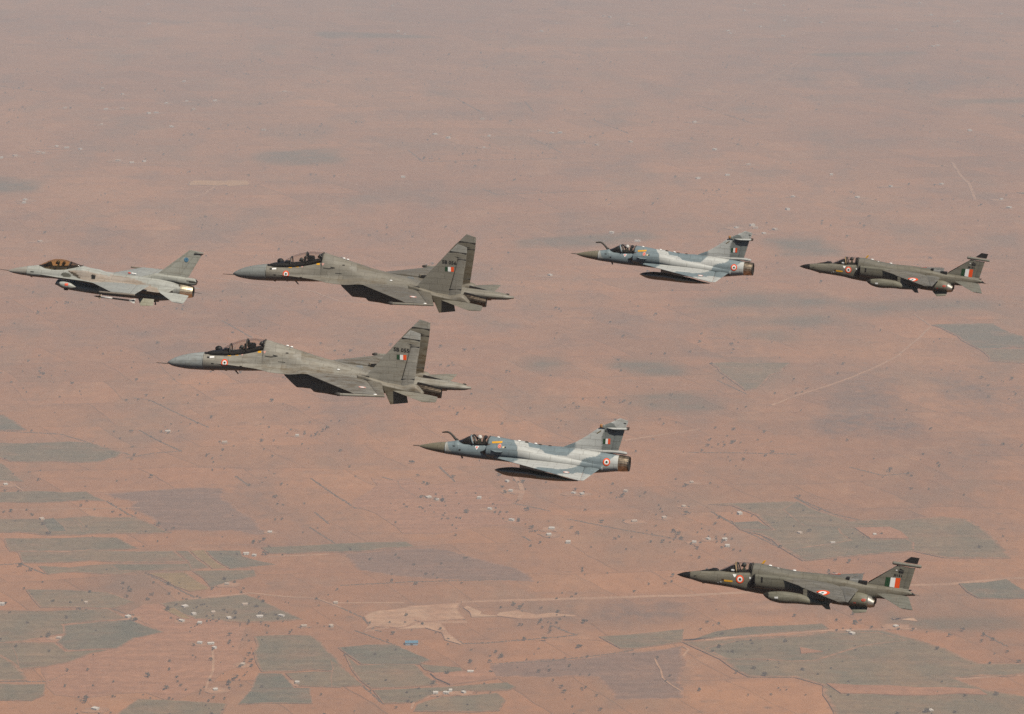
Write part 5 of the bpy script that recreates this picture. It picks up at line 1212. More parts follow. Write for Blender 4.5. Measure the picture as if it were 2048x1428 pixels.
    w_ = [(g0[0][0], .05), (g0[0][0] + .6, .33), (g0[0][0] + 1.6, .42), (g0[0][0] + 2.4, .36), (g0[-1][0], .05)]
    can = loft('canopy', M_GOLD, t, g0, gb, w_, g0[0][0], xf, mid=.2, n=36, dx=.05, cap1=False)
    rear = loft('rear_canopy', glass('smoked_canopy_glass', (.62, .56, .46), .6, .03), t, g0, gb, w_, xf + .02, g0[-1][0], mid=.2, n=36, dx=.05, cap0=False)
    a, b_ = [(4.635,0.708),(4.816,1.09)]; hoop('canopy_bow', M_FRAME, can, a[0] + .02, a[1], b_[1], .36, .04, b_[0] - a[0])
    sl_ = [(2.411,0.595),(2.884,0.542),(3.701,0.562),(4.515,0.664),(5.711,0.854)]
    for sd in (-1, 1): tube('canopy_sill', M_FRAME, can, [(p[0], sd * np.interp(p[0], [w[0] for w in w_], [w[1] for w in w_]), p[1] + .03) for p in sl_], .03, 8)
    tub = loft('cockpit_tub', M_DARK, t, [(2.451,0.607),(2.874,0.785),(3.195,0.954),(3.277,0.945),(3.33,0.633),(4.715,0.764),(4.794,0.812),(5.651,0.84)], [(2.454,0.55),(5.653,0.771)], [(g0[0][0], .04), (g0[0][0] + .6, .27), (g0[0][0] + 1.6, .33), (g0[-1][0], .04)], g0[0][0] + .05, g0[-1][0] - .05, e=3, n=24, dx=.04)
    a = [(4.236,0.995)][0]; seat(t, a[0] - .42, a[1] - .86, .84, .1)
    q = [(1.853,0.192),(2.139,0.203),(2.141,0.146),(1.876,0.129)]; decal('nose_vent', body, [(q, 0)], [M_DARK])
    for c, m_ in zip([(9.237,0.697),(9.481,0.692),(9.665,0.677)], (M_RED, M_LAMP, M_LAMP)): bump('spine_lamp', m_, t, c[0], 0, c[1] - .03, .12, .05, .06)
    q = [(7.983,0.517),(8.512,0.527),(8.514,0.478),(7.985,0.477)]
    a = [(1.85,-0.281)][0]; box('sensor_bump', M_FRAME, t, a[0] - .1, a[0] + .06, -.03, .03, a[1] - .06, a[1] + .06, .015)
    return t
fj = make_chin_intake()
fj.location, fj.rotation_euler = ((-37.466,241.608,1455.228),(0.00589,0.07026,-0.1307))
tag(fj, 'pale grey single-fin fighter jet with gold bubble canopy, leftmost of the formation', 'fighter jet', 'jets flying in formation')

# ================================================================ tailless delta fighter in two-tone blue-grey camouflage
D_SKIN = jet_skin('camouflaged_delta_skin', 0.45, 0.3, (0.66, 0.56, 0.46), 0.22, 0.06)
D_LITE = (0.49, 0.495, 0.46); D_BLUE = (0.19, 0.235, 0.245); D_NOSE = (0.185, 0.165, 0.115); D_GREEN = (0.20, 0.215, 0.20)
def make_delta():
    t = empty('delta_wing_fighter')
    camo = [([(1.886,1.11),(3.148,1.218),(6.237,1.041),(6.358,0.83),(6.538,0.55),(6.604,-0.036),(6.637,-0.329),(6.06,-0.676),(3.253,-1.072),(1.898,-0.82)], D_BLUE),
            ([(7.243,0.875),(7.315,0.573),(7.666,0.507),(8.169,0.466),(8.412,0.225),(9.069,0.167),(9.531,0.15),(9.911,0.233),(10.09,0.48),(10.347,0.702),(10.401,1.149),(10.022,1.058),(9.571,0.865),(8.651,0.824),(7.879,0.872)], D_BLUE),
            ([(10.754,-0.127),(10.916,0.091),(11.367,0.246),(11.746,0.325),(11.984,0.519),(12.05,0.735),(12.679,0.752),(13.219,0.646),(13.186,0.547),(12.961,0.47),(12.668,0.233),(12.231,-0.17),(12.089,-0.375),(12.173,-0.521),(11.798,-0.67),(11.427,-0.903),(10.502,-0.823),(10.201,-0.935),(9.282,-1.009),(9.096,-1.133),(7.694,-0.841),(7.919,-0.713),(8.65,-0.698),(9.268,-0.74),(9.879,-0.647),(10.446,-0.482),(10.704,-0.266)], D_BLUE)]
    fincamo = [([(12.203,2.167),(12.024,1.577),(12.088,1.237),(12.05,0.735),(13.253,0.726),(13.556,2.188),(12.938,2.337),(12.775,2.541),(12.543,2.598),(12.244,2.477),(12.14,2.276)], D_GREEN),
               ([(9.581,0.674),(10.343,0.779),(10.381,1.166),(10.023,1.039),(9.573,0.827)], D_BLUE)]
    P = lambda o, c=D_LITE, rg=None, wear=0.0, wears=(): paint(o, c, camo if rg is None else rg, (0.1999,0.2077), wear, wears)
    nt_ = [(-0.009,-0.001),(0.286,0.091),(0.656,0.19),(1.101,0.292),(1.546,0.372),(1.954,0.429)]; nb_ = [(-0.009,-0.001),(0.219,-0.082),(0.598,-0.19),(1.051,-0.262),(1.502,-0.316),(1.915,-0.365)]
    xn = nt_[-1][0]
    P(loft('nose_cone', D_SKIN, t, nt_, nb_, [(0, .01), (.5, .14), (1.2, .28), (2.0, .40)], 0, xn - .08, n=36, dx=.04), D_NOSE, [])
    tube('pitot_probe', M_FRAME, t, [(-.32, 0, .0), (.08, 0, 0)], [.02, .035], 8)
    top = nt_[-2:] + [(2.287,0.495),(2.656,0.579),(2.807,0.522),(3.181,0.488),(3.627,0.508),(4.591,0.573),(4.678,0.684),(4.737,1.022),(4.866,1.041),(5.387,1.008),(6.132,0.925),(7.024,0.836),(7.265,0.811),(8.078,0.747),(8.733,0.731),(9.578,0.743),(10.575,0.741),(12.111,0.656),(13.187,0.528)]
    bot = nb_[-2:] + [(2.327,-0.392),(2.85,-0.42),(3.971,-0.489),(5.013,-0.509),(5.831,-0.53),(6.944,-0.561),(7.575,-0.793),(9.117,-0.792),(10.653,-0.771),(11.611,-0.763),(11.992,-0.714),(13.167,-0.525)]
    body = loft('fuselage', D_SKIN, t, top, bot, [(xn - .1, .40), (2.6, .46), (3.6, .50), (4.6, .56), (5.6, .62), (7, .74), (9, .80), (11, .76), (12.4, .64), (13.2, .56)], xn - .1, [(13.252,0.035)][0][0], e=2.2, n=64, dx=.045)
    P(body, rg=[([(1.831,0.66),(1.96,0.448),(2.081,0.088),(2.318,-0.189),(2.583,-0.277),(2.121,-0.8),(1.749,-0.833)], D_LITE)][:0] + camo + [([(1.838,0.512),(1.957,0.522),(1.952,0.299),(2.049,-0.026),(2.243,-0.195),(1.88,-0.413)], (.36, .355, .32))])
    for s in (-1, 1):
        tr_t = [(4.688,0.529),(5.006,0.682),(5.558,0.738),(6.664,0.767)] + [(8.046,0.527),(9.59,0.317),(10.746,0.15),(11.9,-0.017)]
        tr_b = [(4.719,-0.133),(5.046,-0.17),(5.601,-0.166),(6.71,-0.179)] + [(8.089,-0.353),(9.629,-0.447),(10.778,-0.461),(11.921,-0.417)]
        x0 = tr_t[0][0]; i_ = loft('air_intake', D_SKIN, t, tr_t, tr_b, [(x0, .33), (x0 + .5, .42), (7, .44), (9, .36), (11, .2), (12.4, .03)], x0, 12.3, y=[(x0, s * .66), (7, s * .70), (12.4, s * .62)], n=36, dx=.06, e=2.2)
        P(i_)
        m_ = loft('intake_mouth', M_DARK, i_, [(x0 - .1, tr_t[0][1] - .03), (x0 + .2, tr_t[0][1] - .02)], [(x0 - .1, tr_b[0][1] + .03), (x0 + .2, tr_b[0][1] + .02)], .31, x0 - .015, x0 + .1, y=s * .66, n=28, dx=.03)
        cn = [(4.261,0.076),(4.685,0.131)]
        loft('intake_cone', M_DARK, i_, [(cn[0][0], cn[0][1] + .01), (cn[1][0] + .1, cn[0][1] + .26)], [(cn[0][0], cn[0][1] - .01), (cn[1][0] + .1, cn[0][1] - .26)], [(cn[0][0], .01), (cn[1][0] + .1, .2)], cn[0][0], cn[1][0] + .05, y=s * .56, n=20)
        k = [(5.041,0.36),(5.505,0.305),(5.855,0.321)]
        st = surf('intake_strake', D_SKIN, i_, [(k[0][0], s * 1.08, k[0][1]), (k[1][0] - .1, s * 1.42, k[1][1] + .02)], [(k[2][0], s * 1.08, k[2][1]), (k[2][0] - .05, s * 1.42, k[2][1] + .02)], .03, 8, 4); P(st, D_BLUE, [])
    wl_ = [(5.208,-1.0,-0.109),(11.431,-4.5,-0.391)]; wt_ = [(12.15,-0.95,-0.308),(11.794,-4.5,-0.37)]
    hl = [tuple(Vector(wl_[i]).lerp(Vector(wt_[i]), u)) for i, u in ((0, .86), (1, .35))]
    q_ = [tuple(Vector(wl_[0]) + Vector((-.3, .5, .03)))]
    for mir in (False, True):
        sy = 1 if mir else -1
        w = surf('wing', D_SKIN, t, wl_, hl, [.26, .05], 40, 40, mir, .5); P(w)
        f_ = surf('elevon', D_SKIN, t, [tuple(Vector(a) + Vector((.02, 0, 0))) for a in hl], wt_, [.12, .03], 12, 20, mir); P(f_)
    # drop tank on the centreline pylon
    tt = [(5.118,-1.152),(5.335,-1.037),(5.776,-0.931),(6.403,-0.861),(7.107,-0.861),(7.97,-0.971),(9.132,-1.099),(9.91,-1.261),(10.645,-1.366)]; tb = [(5.118,-1.152),(5.385,-1.292),(5.874,-1.434),(6.433,-1.481),(7.137,-1.481),(7.997,-1.509),(9.0,-1.524),(9.921,-1.476),(10.648,-1.412)]
    tk = loft('drop_tank', M_TANK, t, tt, tb, [(tt[0][0], .01), (tt[0][0] + .5, .2), (tt[0][0] + 1.5, .31), (tt[0][0] + 3.2, .28), (tt[-1][0], .04)], tt[0][0], tt[-1][0], n=28, dx=.06)
    decal('tank_marking', tk, [([(7.943,-1.235),(8.81,-1.247),(8.815,-1.35),(7.929,-1.352)], 0)], [M_CREAM]); decal('tank_marking', tk, [([(9.762,-1.371),(9.935,-1.371),(9.937,-1.417),(9.764,-1.417)], 0)], [M_CREAM])
    py = [(6.784,-0.705),(6.813,-0.906)]
    box('pylon', M_TANK, t, py[0][0], py[0][0] + 2.2, -.07, .07, py[1][1] - .1, py[0][1] + .25, .03)
    # fin
    LE = [(9.426,0.0,0.699),(10.363,0.0,1.134),(11.067,0.0,1.602),(11.691,0.0,2.104),(12.097,0.0,2.38),(12.655,0.0,2.646),(13.154,0.0,2.929)]; TE = [(12.718,0.0,0.748),(12.745,0.0,0.95),(12.833,0.0,1.455),(12.886,0.0,1.881),(12.946,0.0,2.193),(13.157,0.0,2.517),(13.27,0.0,2.908)]
    fn = surf('fin', D_SKIN, t, LE, TE, [.16, .16, .14, .12, .1, .08, .05], 36, 10); P(fn, rg=fincamo)
    rd = surf('rudder', D_SKIN, t, [tuple(Vector(p) + Vector((-.04, 0, 0))) for p in TE], [(13.159,0.0,0.775),(13.209,0.0,0.982),(13.345,0.0,1.5),(13.448,0.0,1.93),(13.522,0.0,2.242),(13.65,0.0,2.559),(13.713,0.0,2.801)], [.09, .09, .08, .07, .06, .05, .04], 10, 8); P(rd, D_LITE, fincamo)
    ch = loft('brake_chute_housing', D_SKIN, t, [(10.185,0.88),(12.104,0.798),(13.095,0.827),(13.67,0.777),(13.757,0.712)], [(10.2,0.574),(12.116,0.569),(13.106,0.617),(13.642,0.583),(13.761,0.647)], [(10.6, .05), (11.6, .16), (13.4, .15), (14, .06)], [(10.21,0.767)][0][0], [(13.751,0.685)][0][0], n=24); P(ch, (.40, .40, .37), [])
    for s in (-1, 1):
        k = [(11.902,2.447),(12.26,2.172)]; af = [(12.37,2.258),(13.783,2.207)]
        b1 = loft('warning_receiver', D_SKIN, fn, [(k[0][0], k[0][1]), (k[1][0], k[0][1] - .06)], [(k[0][0], k[1][1] + .1), (k[1][0], k[1][1])], [(k[0][0], .07), (k[1][0], .03)], k[0][0], k[1][0], y=s * .06, n=14, e=4); P(b1, D_GREEN, [([(11.862,2.482),(12.062,2.461),(12.076,2.194),(11.876,2.215)], (.42, .2, .07))])
        b2 = loft('antenna_fairing', D_SKIN, fn, [(12.369,2.273),(12.788,2.301),(13.547,2.359),(13.766,2.378)], [(12.371,2.235),(12.794,2.179),(13.555,2.207),(13.775,2.218)], [(af[0][0], .01), (af[0][0] + .4, .16), (af[1][0] - .3, .17), (af[1][0], .12)], af[0][0], af[1][0], y=s * .1, n=20, e=3); P(b2, D_LITE, [([(13.588,2.439),(13.846,2.461),(13.862,2.157),(13.635,2.137)], (.05, .035, .025))])
    a, b_ = [(13.253,0.016),(13.948,0.0)]
    nozzle('nozzle', [M_BRASS, M_DARK], t, a[0], b_[0], 0, a[1], b_[1] + .01, .54, .48, 18)
    loft('nozzle_ring', M_FRAME, t, [(b_[0] - .2, b_[1] + .50), (b_[0], b_[1] + .49)], [(b_[0] - .2, b_[1] - .48), (b_[0], b_[1] - .47)], .49, b_[0] - .17, b_[0] - .005, n=36, cap1=False)
    # cockpit
    g0 = [(2.655,0.583),(2.874,0.687),(3.093,0.791),(3.53,0.996),(3.824,1.073),(4.159,1.068),(4.457,1.042),(4.792,1.023)]; gb = [(2.662,0.435),(3.628,0.489),(4.814,0.563)]
    can = loft('canopy', M_GLASS, t, g0, gb, [(g0[0][0], .1), (3.2, .36), (4, .42), (4.8, .40)], g0[0][0], g0[-1][0], mid=.15, n=36, dx=.05)
    for (p, q2), m_, r_ in (([(3.72,0.508),(3.512,0.983)], plain('blue_grey_frame', (.2, .24, .25), .5), .06), ([(3.905,0.525),(3.659,1.033)], M_FRAME, .05), ([(4.61,0.567),(4.755,1.024)], M_FRAME, .05)):
        hoop('canopy_bow', m_, can, p[0], p[1], q2[1], .40, r_, q2[0] - p[0])
    tub = loft('cockpit_tub', M_DARK, t, [(2.693,0.568),(2.986,0.686),(3.386,0.905),(3.48,0.877),(3.549,0.586),(4.181,0.586),(4.256,0.574),(4.66,0.683)], [(2.703,0.364),(4.669,0.498)], [(g0[0][0], .08), (3.2, .33), (4, .38), (4.8, .38)], g0[0][0] + .06, [(4.66,0.683)][0][0], e=3, n=24, dx=.04)
    a = [(4.348,0.989)][0]; seat(t, a[0] - .36, a[1] - .82, .80, .12)
    p = [(2.555,0.5),(2.4,0.617),(2.204,0.822),(2.03,0.963),(1.897,1.011),(1.747,1.006),(1.507,0.955)]
    tube('refuelling_probe', M_FRAME, t, [(x, .3, z) for x, z in p], [.12, .085, .075, .07, .065, .06, .035], 10)
    # markings
    a = [(12.543,0.132)][0]; roundel(body, a[0], a[1], .235, RND); roundel(body, a[0], a[1], .235, RND, 1)
    a = [(10.411,-0.227)][0]; w0 = [c for c in t.children if c.name.startswith('wing')][0]
    roundel(w0, a[0], -3.1, .2, [M_WHITE, M_WHITE, M_PINK], 1, 'z', rings=(.3, .62, 1.0))
    decal('rescue_marking', body, [([(4.989,0.792),(5.653,0.861),(5.658,0.758),(4.994,0.682)], 0)], [M_YELLOW])
    decal('rescue_marking', body, [([(4.676,0.739),(4.879,0.764),(4.883,0.665),(4.662,0.646)], 0), ([(4.663,0.624),(4.94,0.648),(4.945,0.53),(4.668,0.506)], 1)], [M_YELLOW, plain('brown_panel', (.10, .045, .015), .6)])
    decal('warning_triangle', body, [([(3.857,0.372),(4.134,0.396),(4.022,0.183),(3.985,0.179)], 0)], [M_WHITE]); decal('warning_triangle', body, [([(3.925,0.352),(4.073,0.365),(4.011,0.248),(3.989,0.247)], 0)], [M_RED], off=.016)
    tr0 = [c for c in t.children if c.name.startswith('air_intake')][0]
    a = [(5.596,0.618)][0]; roundel(tr0, a[0], a[1], .12, [M_PINK, M_RED, M_PINK], name='stencil')
    decal('stencil', tr0, [([(5.779,0.634),(5.926,0.647),(5.912,0.553),(5.784,0.535)], 0), ([(5.927,0.636),(6.031,0.63),(6.023,0.563),(5.931,0.547)], 1)], [M_CREAM, M_DARK])
    for qq in ([(2.389,0.293),(2.557,0.296),(2.559,0.248),(2.391,0.245)], [(2.808,0.107),(2.938,0.118),(2.942,0.022),(2.812,0.01)]): decal('vent', body, [(qq, 0)], [M_DARK])
    flag(rd if False else fn, *[(12.172,1.528),(12.617,1.567),(12.617,1.207),(12.159,1.19)])
    decal('fin_panel_mark', fn, [([(11.704,1.848),(11.961,2.05),(12.02,2.029),(11.752,1.806)], 0)], [plain('ochre_mark', (.16, .12, .05), .6)])
    decal('fin_vent', fn, [([(13.358,2.671),(13.588,2.645),(13.591,2.592),(13.361,2.626)], 0)], [M_DARK]) or decal('fin_vent', rd, [([(13.415,2.676),(13.588,2.645),(13.591,2.592),(13.418,2.631)], 0)], [M_DARK])
    for c in [(5.294,1.004),(6.67,0.894),(7.759,0.808)]: bump('spine_lamp', M_LAMP, t, c[0], 0, c[1], .11, .05, .06)
    for c in [(7.167,0.849),(8.058,0.757),(8.713,0.733)]: bump('spine_aerial', M_FRAME, t, c[0], 0, c[1], .13, .04, .06)
    a = [(2.887,-0.406),(2.988,-0.583)]; tube('blade_aerial', M_FRAME, t, [(a[0][0], 0, a[0][1] + .05), (a[1][0], 0, a[1][1])], [.07, .05], 6)
    return t, fn
M_TANK = plain('dark_olive_tank', (.075, .066, .048), .3, spec=1.0)
M_CREAM = plain('cream_marking', (.62, .52, .36), .5)
de_a, DEF = make_delta()
de_b = copy_tree(de_a)
de_a.location, de_a.rotation_euler = ((-6.1,208.708,1449.757),(-0.04725,0.03831,-0.20667))
de_b.location, de_b.rotation_euler = ((4.902,252.07,1454.596),(-0.00137,0.04616,-0.2319))
tag(de_a, 'blue-grey camouflaged delta-wing jet with drop tank, lower of the two delta jets', 'fighter jet', 'jets flying in formation')
tag(de_b, 'blue-grey camouflaged delta-wing jet with drop tank, upper of the two delta jets', 'fighter jet', 'jets flying in formation')
for jet, num in ((de_a, 'KF124'), (de_b, 'KT204')):
    fin = [c for c in jet.children if c.name.startswith('fin')][0]
    o = lettering('serial_number', DEF, num, [(12.271,1.974),(12.96,1.934),(12.95,2.109),(12.262,2.141)], M_INK, -1, bold=.014); o.parent = fin

# ================================================================ shoulder-wing strike jet with black nose and twin under-engines
J_SKIN = jet_skin('olive_grey_strike_skin', 0.5, 0.28, (0.60, 0.52, 0.40), 0.55, 0.14)
J_GREY = (0.180, 0.165, 0.126); J_WING = (0.182, 0.170, 0.143)
M_STEEL = plain('polished_nozzle_shroud', (.30, .285, .25), .5, .7, var=.25, scale=4)
def make_shoulder_wing():
    t = empty('shoulder_wing_jet')
    P = lambda o, c=J_GREY, rg=(), wear=0.0, wears=(): paint(o, c, rg, (0.1265,0.2164), wear, wears)
    nt_ = [(0.001,0.001),(0.222,0.099),(0.464,0.191),(0.879,0.273)]; nb_ = [(0.001,0.001),(0.231,-0.083),(0.523,-0.156),(0.904,-0.214)]
    xn = nt_[-1][0]
    loft('nose_cone', M_BLACK, t, nt_, nb_, [(0, .01), (.35, .1), (.9, .2)], 0, xn, n=32, dx=.03)
    top = nt_[-2:] + [(1.359,0.356),(2.011,0.438),(2.743,0.519),(3.843,0.583),(4.778,0.644),(4.857,0.696),(4.906,1.146),(5.239,1.15),(6.059,1.041),(6.876,0.948),(7.854,0.852),(9.186,0.838),(10.807,0.718),(12.186,0.512),(13.235,0.425),(14.764,0.282),(15.096,0.083)]
    bot = nb_[-2:] + [(1.767,-0.382),(2.877,-0.453),(3.862,-0.535),(4.644,-0.652),(5.505,-0.74),(6.971,-0.775),(7.947,-0.811),(8.88,-0.884),(10.096,-0.939),(11.292,-0.708),(12.286,-0.504),(12.883,-0.402),(13.444,-0.392),(14.077,-0.262),(14.707,-0.095),(15.1,0.022)]
    body = loft('fuselage', J_SKIN, t, top, bot, [(xn - .05, .2), (1.5, .34), (2.6, .47), (4, .56), (5, .62), (8, .66), (10.5, .62), (12, .46), (13.5, .32), (14.6, .2), (15.1, .08)], xn, [(15.09,0.05)][0][0], e=[(xn, 2.1), (3, 2.5), (6, 3.2), (10, 3.0), (13, 2.4), (15, 2)], n=56, dx=.05)
    P(body, J_GREY, [([(1.353,0.472),(2.733,0.717),(2.743,0.527),(1.359,0.348)], (.012, .012, .012)), ([(4.828,1.23),(5.64,1.259),(7.883,0.921),(7.899,0.634),(5.669,0.726),(4.933,0.786)], (.175, .165, .135))], .05, [([(9.612,0.457),(14.448,0.23),(14.467,-0.096),(9.65,-0.198)], .4)])
    ag = loft('anti_glare_hump', M_BLACK, t, [(1.38,0.35),(1.683,0.443),(2.168,0.564),(2.368,0.643),(2.573,0.645),(2.723,0.526)], [(1.381,0.325),(2.177,0.399),(2.727,0.447)], [(2.3 * .7, .05), (2.4, .16), (2.8, .16)], [(1.4,0.352)][0][0], [(2.71,0.525)][0][0], n=20, dx=.04)
    for s in (-1, 1):
        # box intake; a dark body ahead of the lip stands for its cast shadow
        it_, ib_ = [(5.163,0.655),(5.792,0.653),(7.006,0.645)] + [(8.909,0.352),(10.527,0.209)], [(5.21,-0.212),(5.842,-0.259),(7.058,-0.294)] + [(8.972,-0.749),(10.585,-0.809)]
        i_ = loft('air_intake', J_SKIN, t, it_, ib_, [(it_[0][0], .24), (6.5, .27), (9, .28), (10.2, .24)], it_[0][0], 10.2, e=[(4, 7), (7, 6), (10, 2.6)], eb=[(4, 1.7), (10, 2)], mid=.62, y=s * .86, n=40, dx=.06); P(i_, (.175, .165, .125))
        x0 = it_[0][0]
        loft('intake_mouth', M_DARK, i_, [(x0 - .1, it_[0][1] - .05), (x0 + .2, it_[0][1] - .05)], [(x0 - .1, ib_[0][1] + .05), (x0 + .2, ib_[0][1] + .05)], .21, x0 - .01, x0 + .1, e=6, y=s * .86, n=24, dx=.03)
        sp = [(4.729,-0.178),(5.132,0.619),(5.183,-0.303)]
        loft('intake_lip_shade', M_DARK, i_, [(sp[0][0], sp[0][1] + .25), (sp[1][0], sp[1][1]), (sp[1][0] + .2, sp[1][1])], [(sp[0][0], sp[0][1] - .08), (sp[2][0] + .2, sp[2][1])], .05, sp[0][0], sp[1][0] + .1, y=s * .64, n=16, e=4, dx=.03)
        q = [(5.569,0.549),(5.691,0.547),(5.688,0.219),(5.575,0.221)]
        decal('blow_in_door', i_, [(q, 0)], [M_DARK], s)
        # engine nacelle low on the rear fuselage
        et, eb_ = [(10.11,-0.043),(10.793,-0.044),(11.755,-0.011),(12.448,-0.195),(12.737,-0.349)], [(10.159,-0.9),(11.127,-0.944),(11.97,-0.942),(12.63,-0.903),(12.746,-0.831)]
        xe = et[-1][0]
        n_ = loft('engine_nacelle', J_SKIN, t, et, eb_, [(et[0][0], .35), (et[1][0], .44), (et[2][0], .46), (et[3][0], .40), (xe, .36)], et[0][0], xe - .42, y=s * .5, n=36, dx=.05); P(n_, (.19, .18, .135), wear=.2)
        sh = loft('nozzle_shroud', M_STEEL, t, et, eb_, [(et[0][0], .35), (et[1][0], .44), (et[2][0], .46), (et[3][0], .40), (xe, .36)], xe - .42, xe, y=s * .5, n=36, dx=.05, cap1=False)
        zc = (et[-1][1] + eb_[-1][1]) / 2
        nozzle('nozzle', [M_HOT, M_DARK], t, xe - .3, xe + .03, s * .5, zc, zc, .35, .28, 12)
        for (p, r_) in zip([(12.094,-0.396),(11.554,-0.608)], (.13, .08)):
            roundel(n_, p[0], p[1], r_, [plain('soot_grey', (.16, .13, .10), .6), M_RED, M_RED], s, rings=(.5, .7, 1.0), name='fire_access_mark', aspect=.6)
    # shoulder wing
    wl_ = [(6.574,-0.9,0.535),(8.064,-1.75,0.349),(8.294,-1.95,0.288),(10.828,-4.34,0.1)]; wt_ = [(11.736,-0.9,0.297),(11.672,-1.75,0.283),(11.654,-1.95,0.282),(11.475,-4.34,0.17)]
    hl = [tuple(Vector(a).lerp(Vector(b_), .76)) for a, b_ in zip(wl_, wt_)]
    for mir in (False, True):
        sy = 1 if mir else -1
        w = surf('wing', J_SKIN, t, wl_, hl, [.30, .24, .23, .08], 18, 10, mir); P(w, J_WING, wear=.1)
        f_ = surf('flap', J_SKIN, t, [tuple(Vector(a) + Vector((.015, 0, -.01))) for a in hl], [tuple(Vector(a) + Vector((0, 0, -.05))) for a in wt_], [.13, .1, .1, .04], 8, 8, mir); P(f_, (.18, .172, .15), wear=.25)
        for yy, xx in ((2.2, 9.3), (3.2, 10.0)): P(box('flap_track', J_SKIN, f_, xx + .2, xx + 1.2, sy * yy - .05, sy * yy + .05, -.02 + (4.3 - yy) * .1, .12 + (4.3 - yy) * .1, .03), (.13, .125, .1))
        # drop tank on inboard pylon
        tt, tb = [(5.884,-0.272),(6.112,-0.162),(6.509,-0.078),(7.229,-0.01),(8.195,-0.066),(8.72,-0.182),(9.532,-0.394),(10.105,-0.62)], [(5.885,-0.289),(6.047,-0.462),(6.461,-0.67),(7.11,-0.767),(8.231,-0.707),(8.75,-0.717),(9.549,-0.686),(10.106,-0.644)]
        tk = loft('drop_tank', J_SKIN, t, tt, tb, [(tt[0][0], .02), (tt[0][0] + .5, .25), (tt[0][0] + 1.3, .36), (tt[0][0] + 2.8, .30), (tt[-1][0], .03)], tt[0][0], tt[-1][0], y=sy * 2.25, n=28, dx=.05); P(tk, (.185, .175, .13), [([(5.496,-0.568),(5.903,-0.573),(5.996,-0.771),(5.888,-1.028),(5.532,-1.226)], (.03, .028, .022))], .1)
        P(box('pylon', J_SKIN, t, 8.4, 10.2, sy * 2.25 - .06, sy * 2.25 + .06, tt[4][1] - .2, .25, .03), J_GREY)
        if not mir:
            decal('tank_stencil', tk, [([(6.657,-0.323),(6.897,-0.301),(6.904,-0.423),(6.684,-0.443)], 0)], [M_WHITE]); 
        for zz in (.28, -.28): surf('tank_fin', J_SKIN, tk, [(tt[6][0] - .1, sy * 2.25, tt[6][1] - .1), (tt[7][0] - .2, sy * 2.25, tt[7][1] + zz)], [(tt[7][0], sy * 2.25, tt[7][1]), (tt[7][0] + .1, sy * 2.25, tt[7][1] + zz)], .03, 5, 3) and None
        for c in [c for c in tk.children if c.name.startswith('tank_fin')]:
            if 'paint' not in c.data.attributes: P(c, J_GREY)
        s_ = surf('tailplane', J_SKIN, t, [(12.872,-0.5,-0.004),(14.548,-2.25,-0.41)], [(14.847,-0.45,-0.042),(15.323,-2.25,-0.474)], [.13, .05], 12, 10, mir); P(s_, (.175, .17, .14))
        v_ = surf('ventral_fin', J_SKIN, t, [(11.032,-0.45,-0.884),(11.539,-0.8,-1.317)], [(12.355,-0.45,-0.846),(12.293,-0.8,-1.187)], [.07, .04], 8, 6, mir); P(v_, (.19, .18, .14))
    # fin
    LE = [(12.107,0.0,0.493),(14.02,0.0,1.819)]; TE = [(14.431,0.0,0.269),(14.769,0.0,1.739)]
    fn = surf('fin', J_SKIN, t, LE, TE, [.16, .09], 16, 14); P(fn, (.175, .162, .125))
    rd = surf('rudder', J_SKIN, t, [tuple(Vector(p) + Vector((-.04, 0, 0))) for p in TE], [(14.796,0.0,0.311),(15.14,0.0,1.731)], [.08, .06], 8, 8); P(rd, (.175, .162, .125))
    tube('fin_leading_edge', M_FRAME, fn, [tuple(Vector(LE[0]).lerp(Vector(LE[1]), u) + Vector((.02, 0, 0))) for u in (.08, 1)], [.035, .03], 6)
    surf('fin_tip', M_BLACK, t, [(14.372,0.0,2.069),(14.826,0.0,2.432)], [(15.258,0.0,2.0),(15.369,0.0,2.394)], [.09, .05], 10, 5)
    a, b_ = [(13.694,1.959),(15.525,1.849)]
    bar = tube('warning_receiver', J_SKIN, t, [(a[0] + (b_[0]-a[0])*u, 0, a[1] + (b_[1]-a[1])*u) for u in (0, .05, .95, 1)], [.09, .11, .10, .08], 16); P(bar, (.20, .19, .155))
    lo = [(12.958,0.363),(14.806,0.262)]; P(tube('fin_root_fairing', J_SKIN, t, [(lo[0][0] - .8, 0, lo[0][1]), (lo[0][0], 0, lo[0][1] - .02), (lo[1][0], 0, lo[1][1])], [.1, .12, .09], 12), (.20, .19, .155))
    c = [(14.77,0.248),(14.985,0.298)]; tube('fuel_vent', M_BLACK, t, [(c[0][0] - .1, 0, c[0][1]), (c[1][0], 0, c[1][1])], [.05, .04], 8)
    c = [(15.058,0.047),(15.222,-0.008),(15.66,0.003)]; tube('tail_cone', M_BLACK, t, [(c[0][0] - .25, 0, c[0][1]), (c[0][0], 0, c[0][1]), (c[1][0], 0, c[1][1]), (c[2][0] - .4, 0, c[2][1])], [.13, .1, .03, .008], 12)
    # cockpit
    g0 = [(2.752,0.52),(3.02,0.692),(3.379,0.876),(3.775,1.097),(4.098,1.166),(4.504,1.193),(4.88,1.168)]; gb = [(2.753,0.487),(3.845,0.55),(4.909,0.643)]
    can = loft('canopy', M_GLASS, t, g0, gb, [(g0[0][0], .12), (g0[0][0] + .7, .33), (g0[0][0] + 1.3, .38), (g0[-1][0], .36)], g0[0][0], g0[-1][0], mid=.12, n=36, dx=.05)
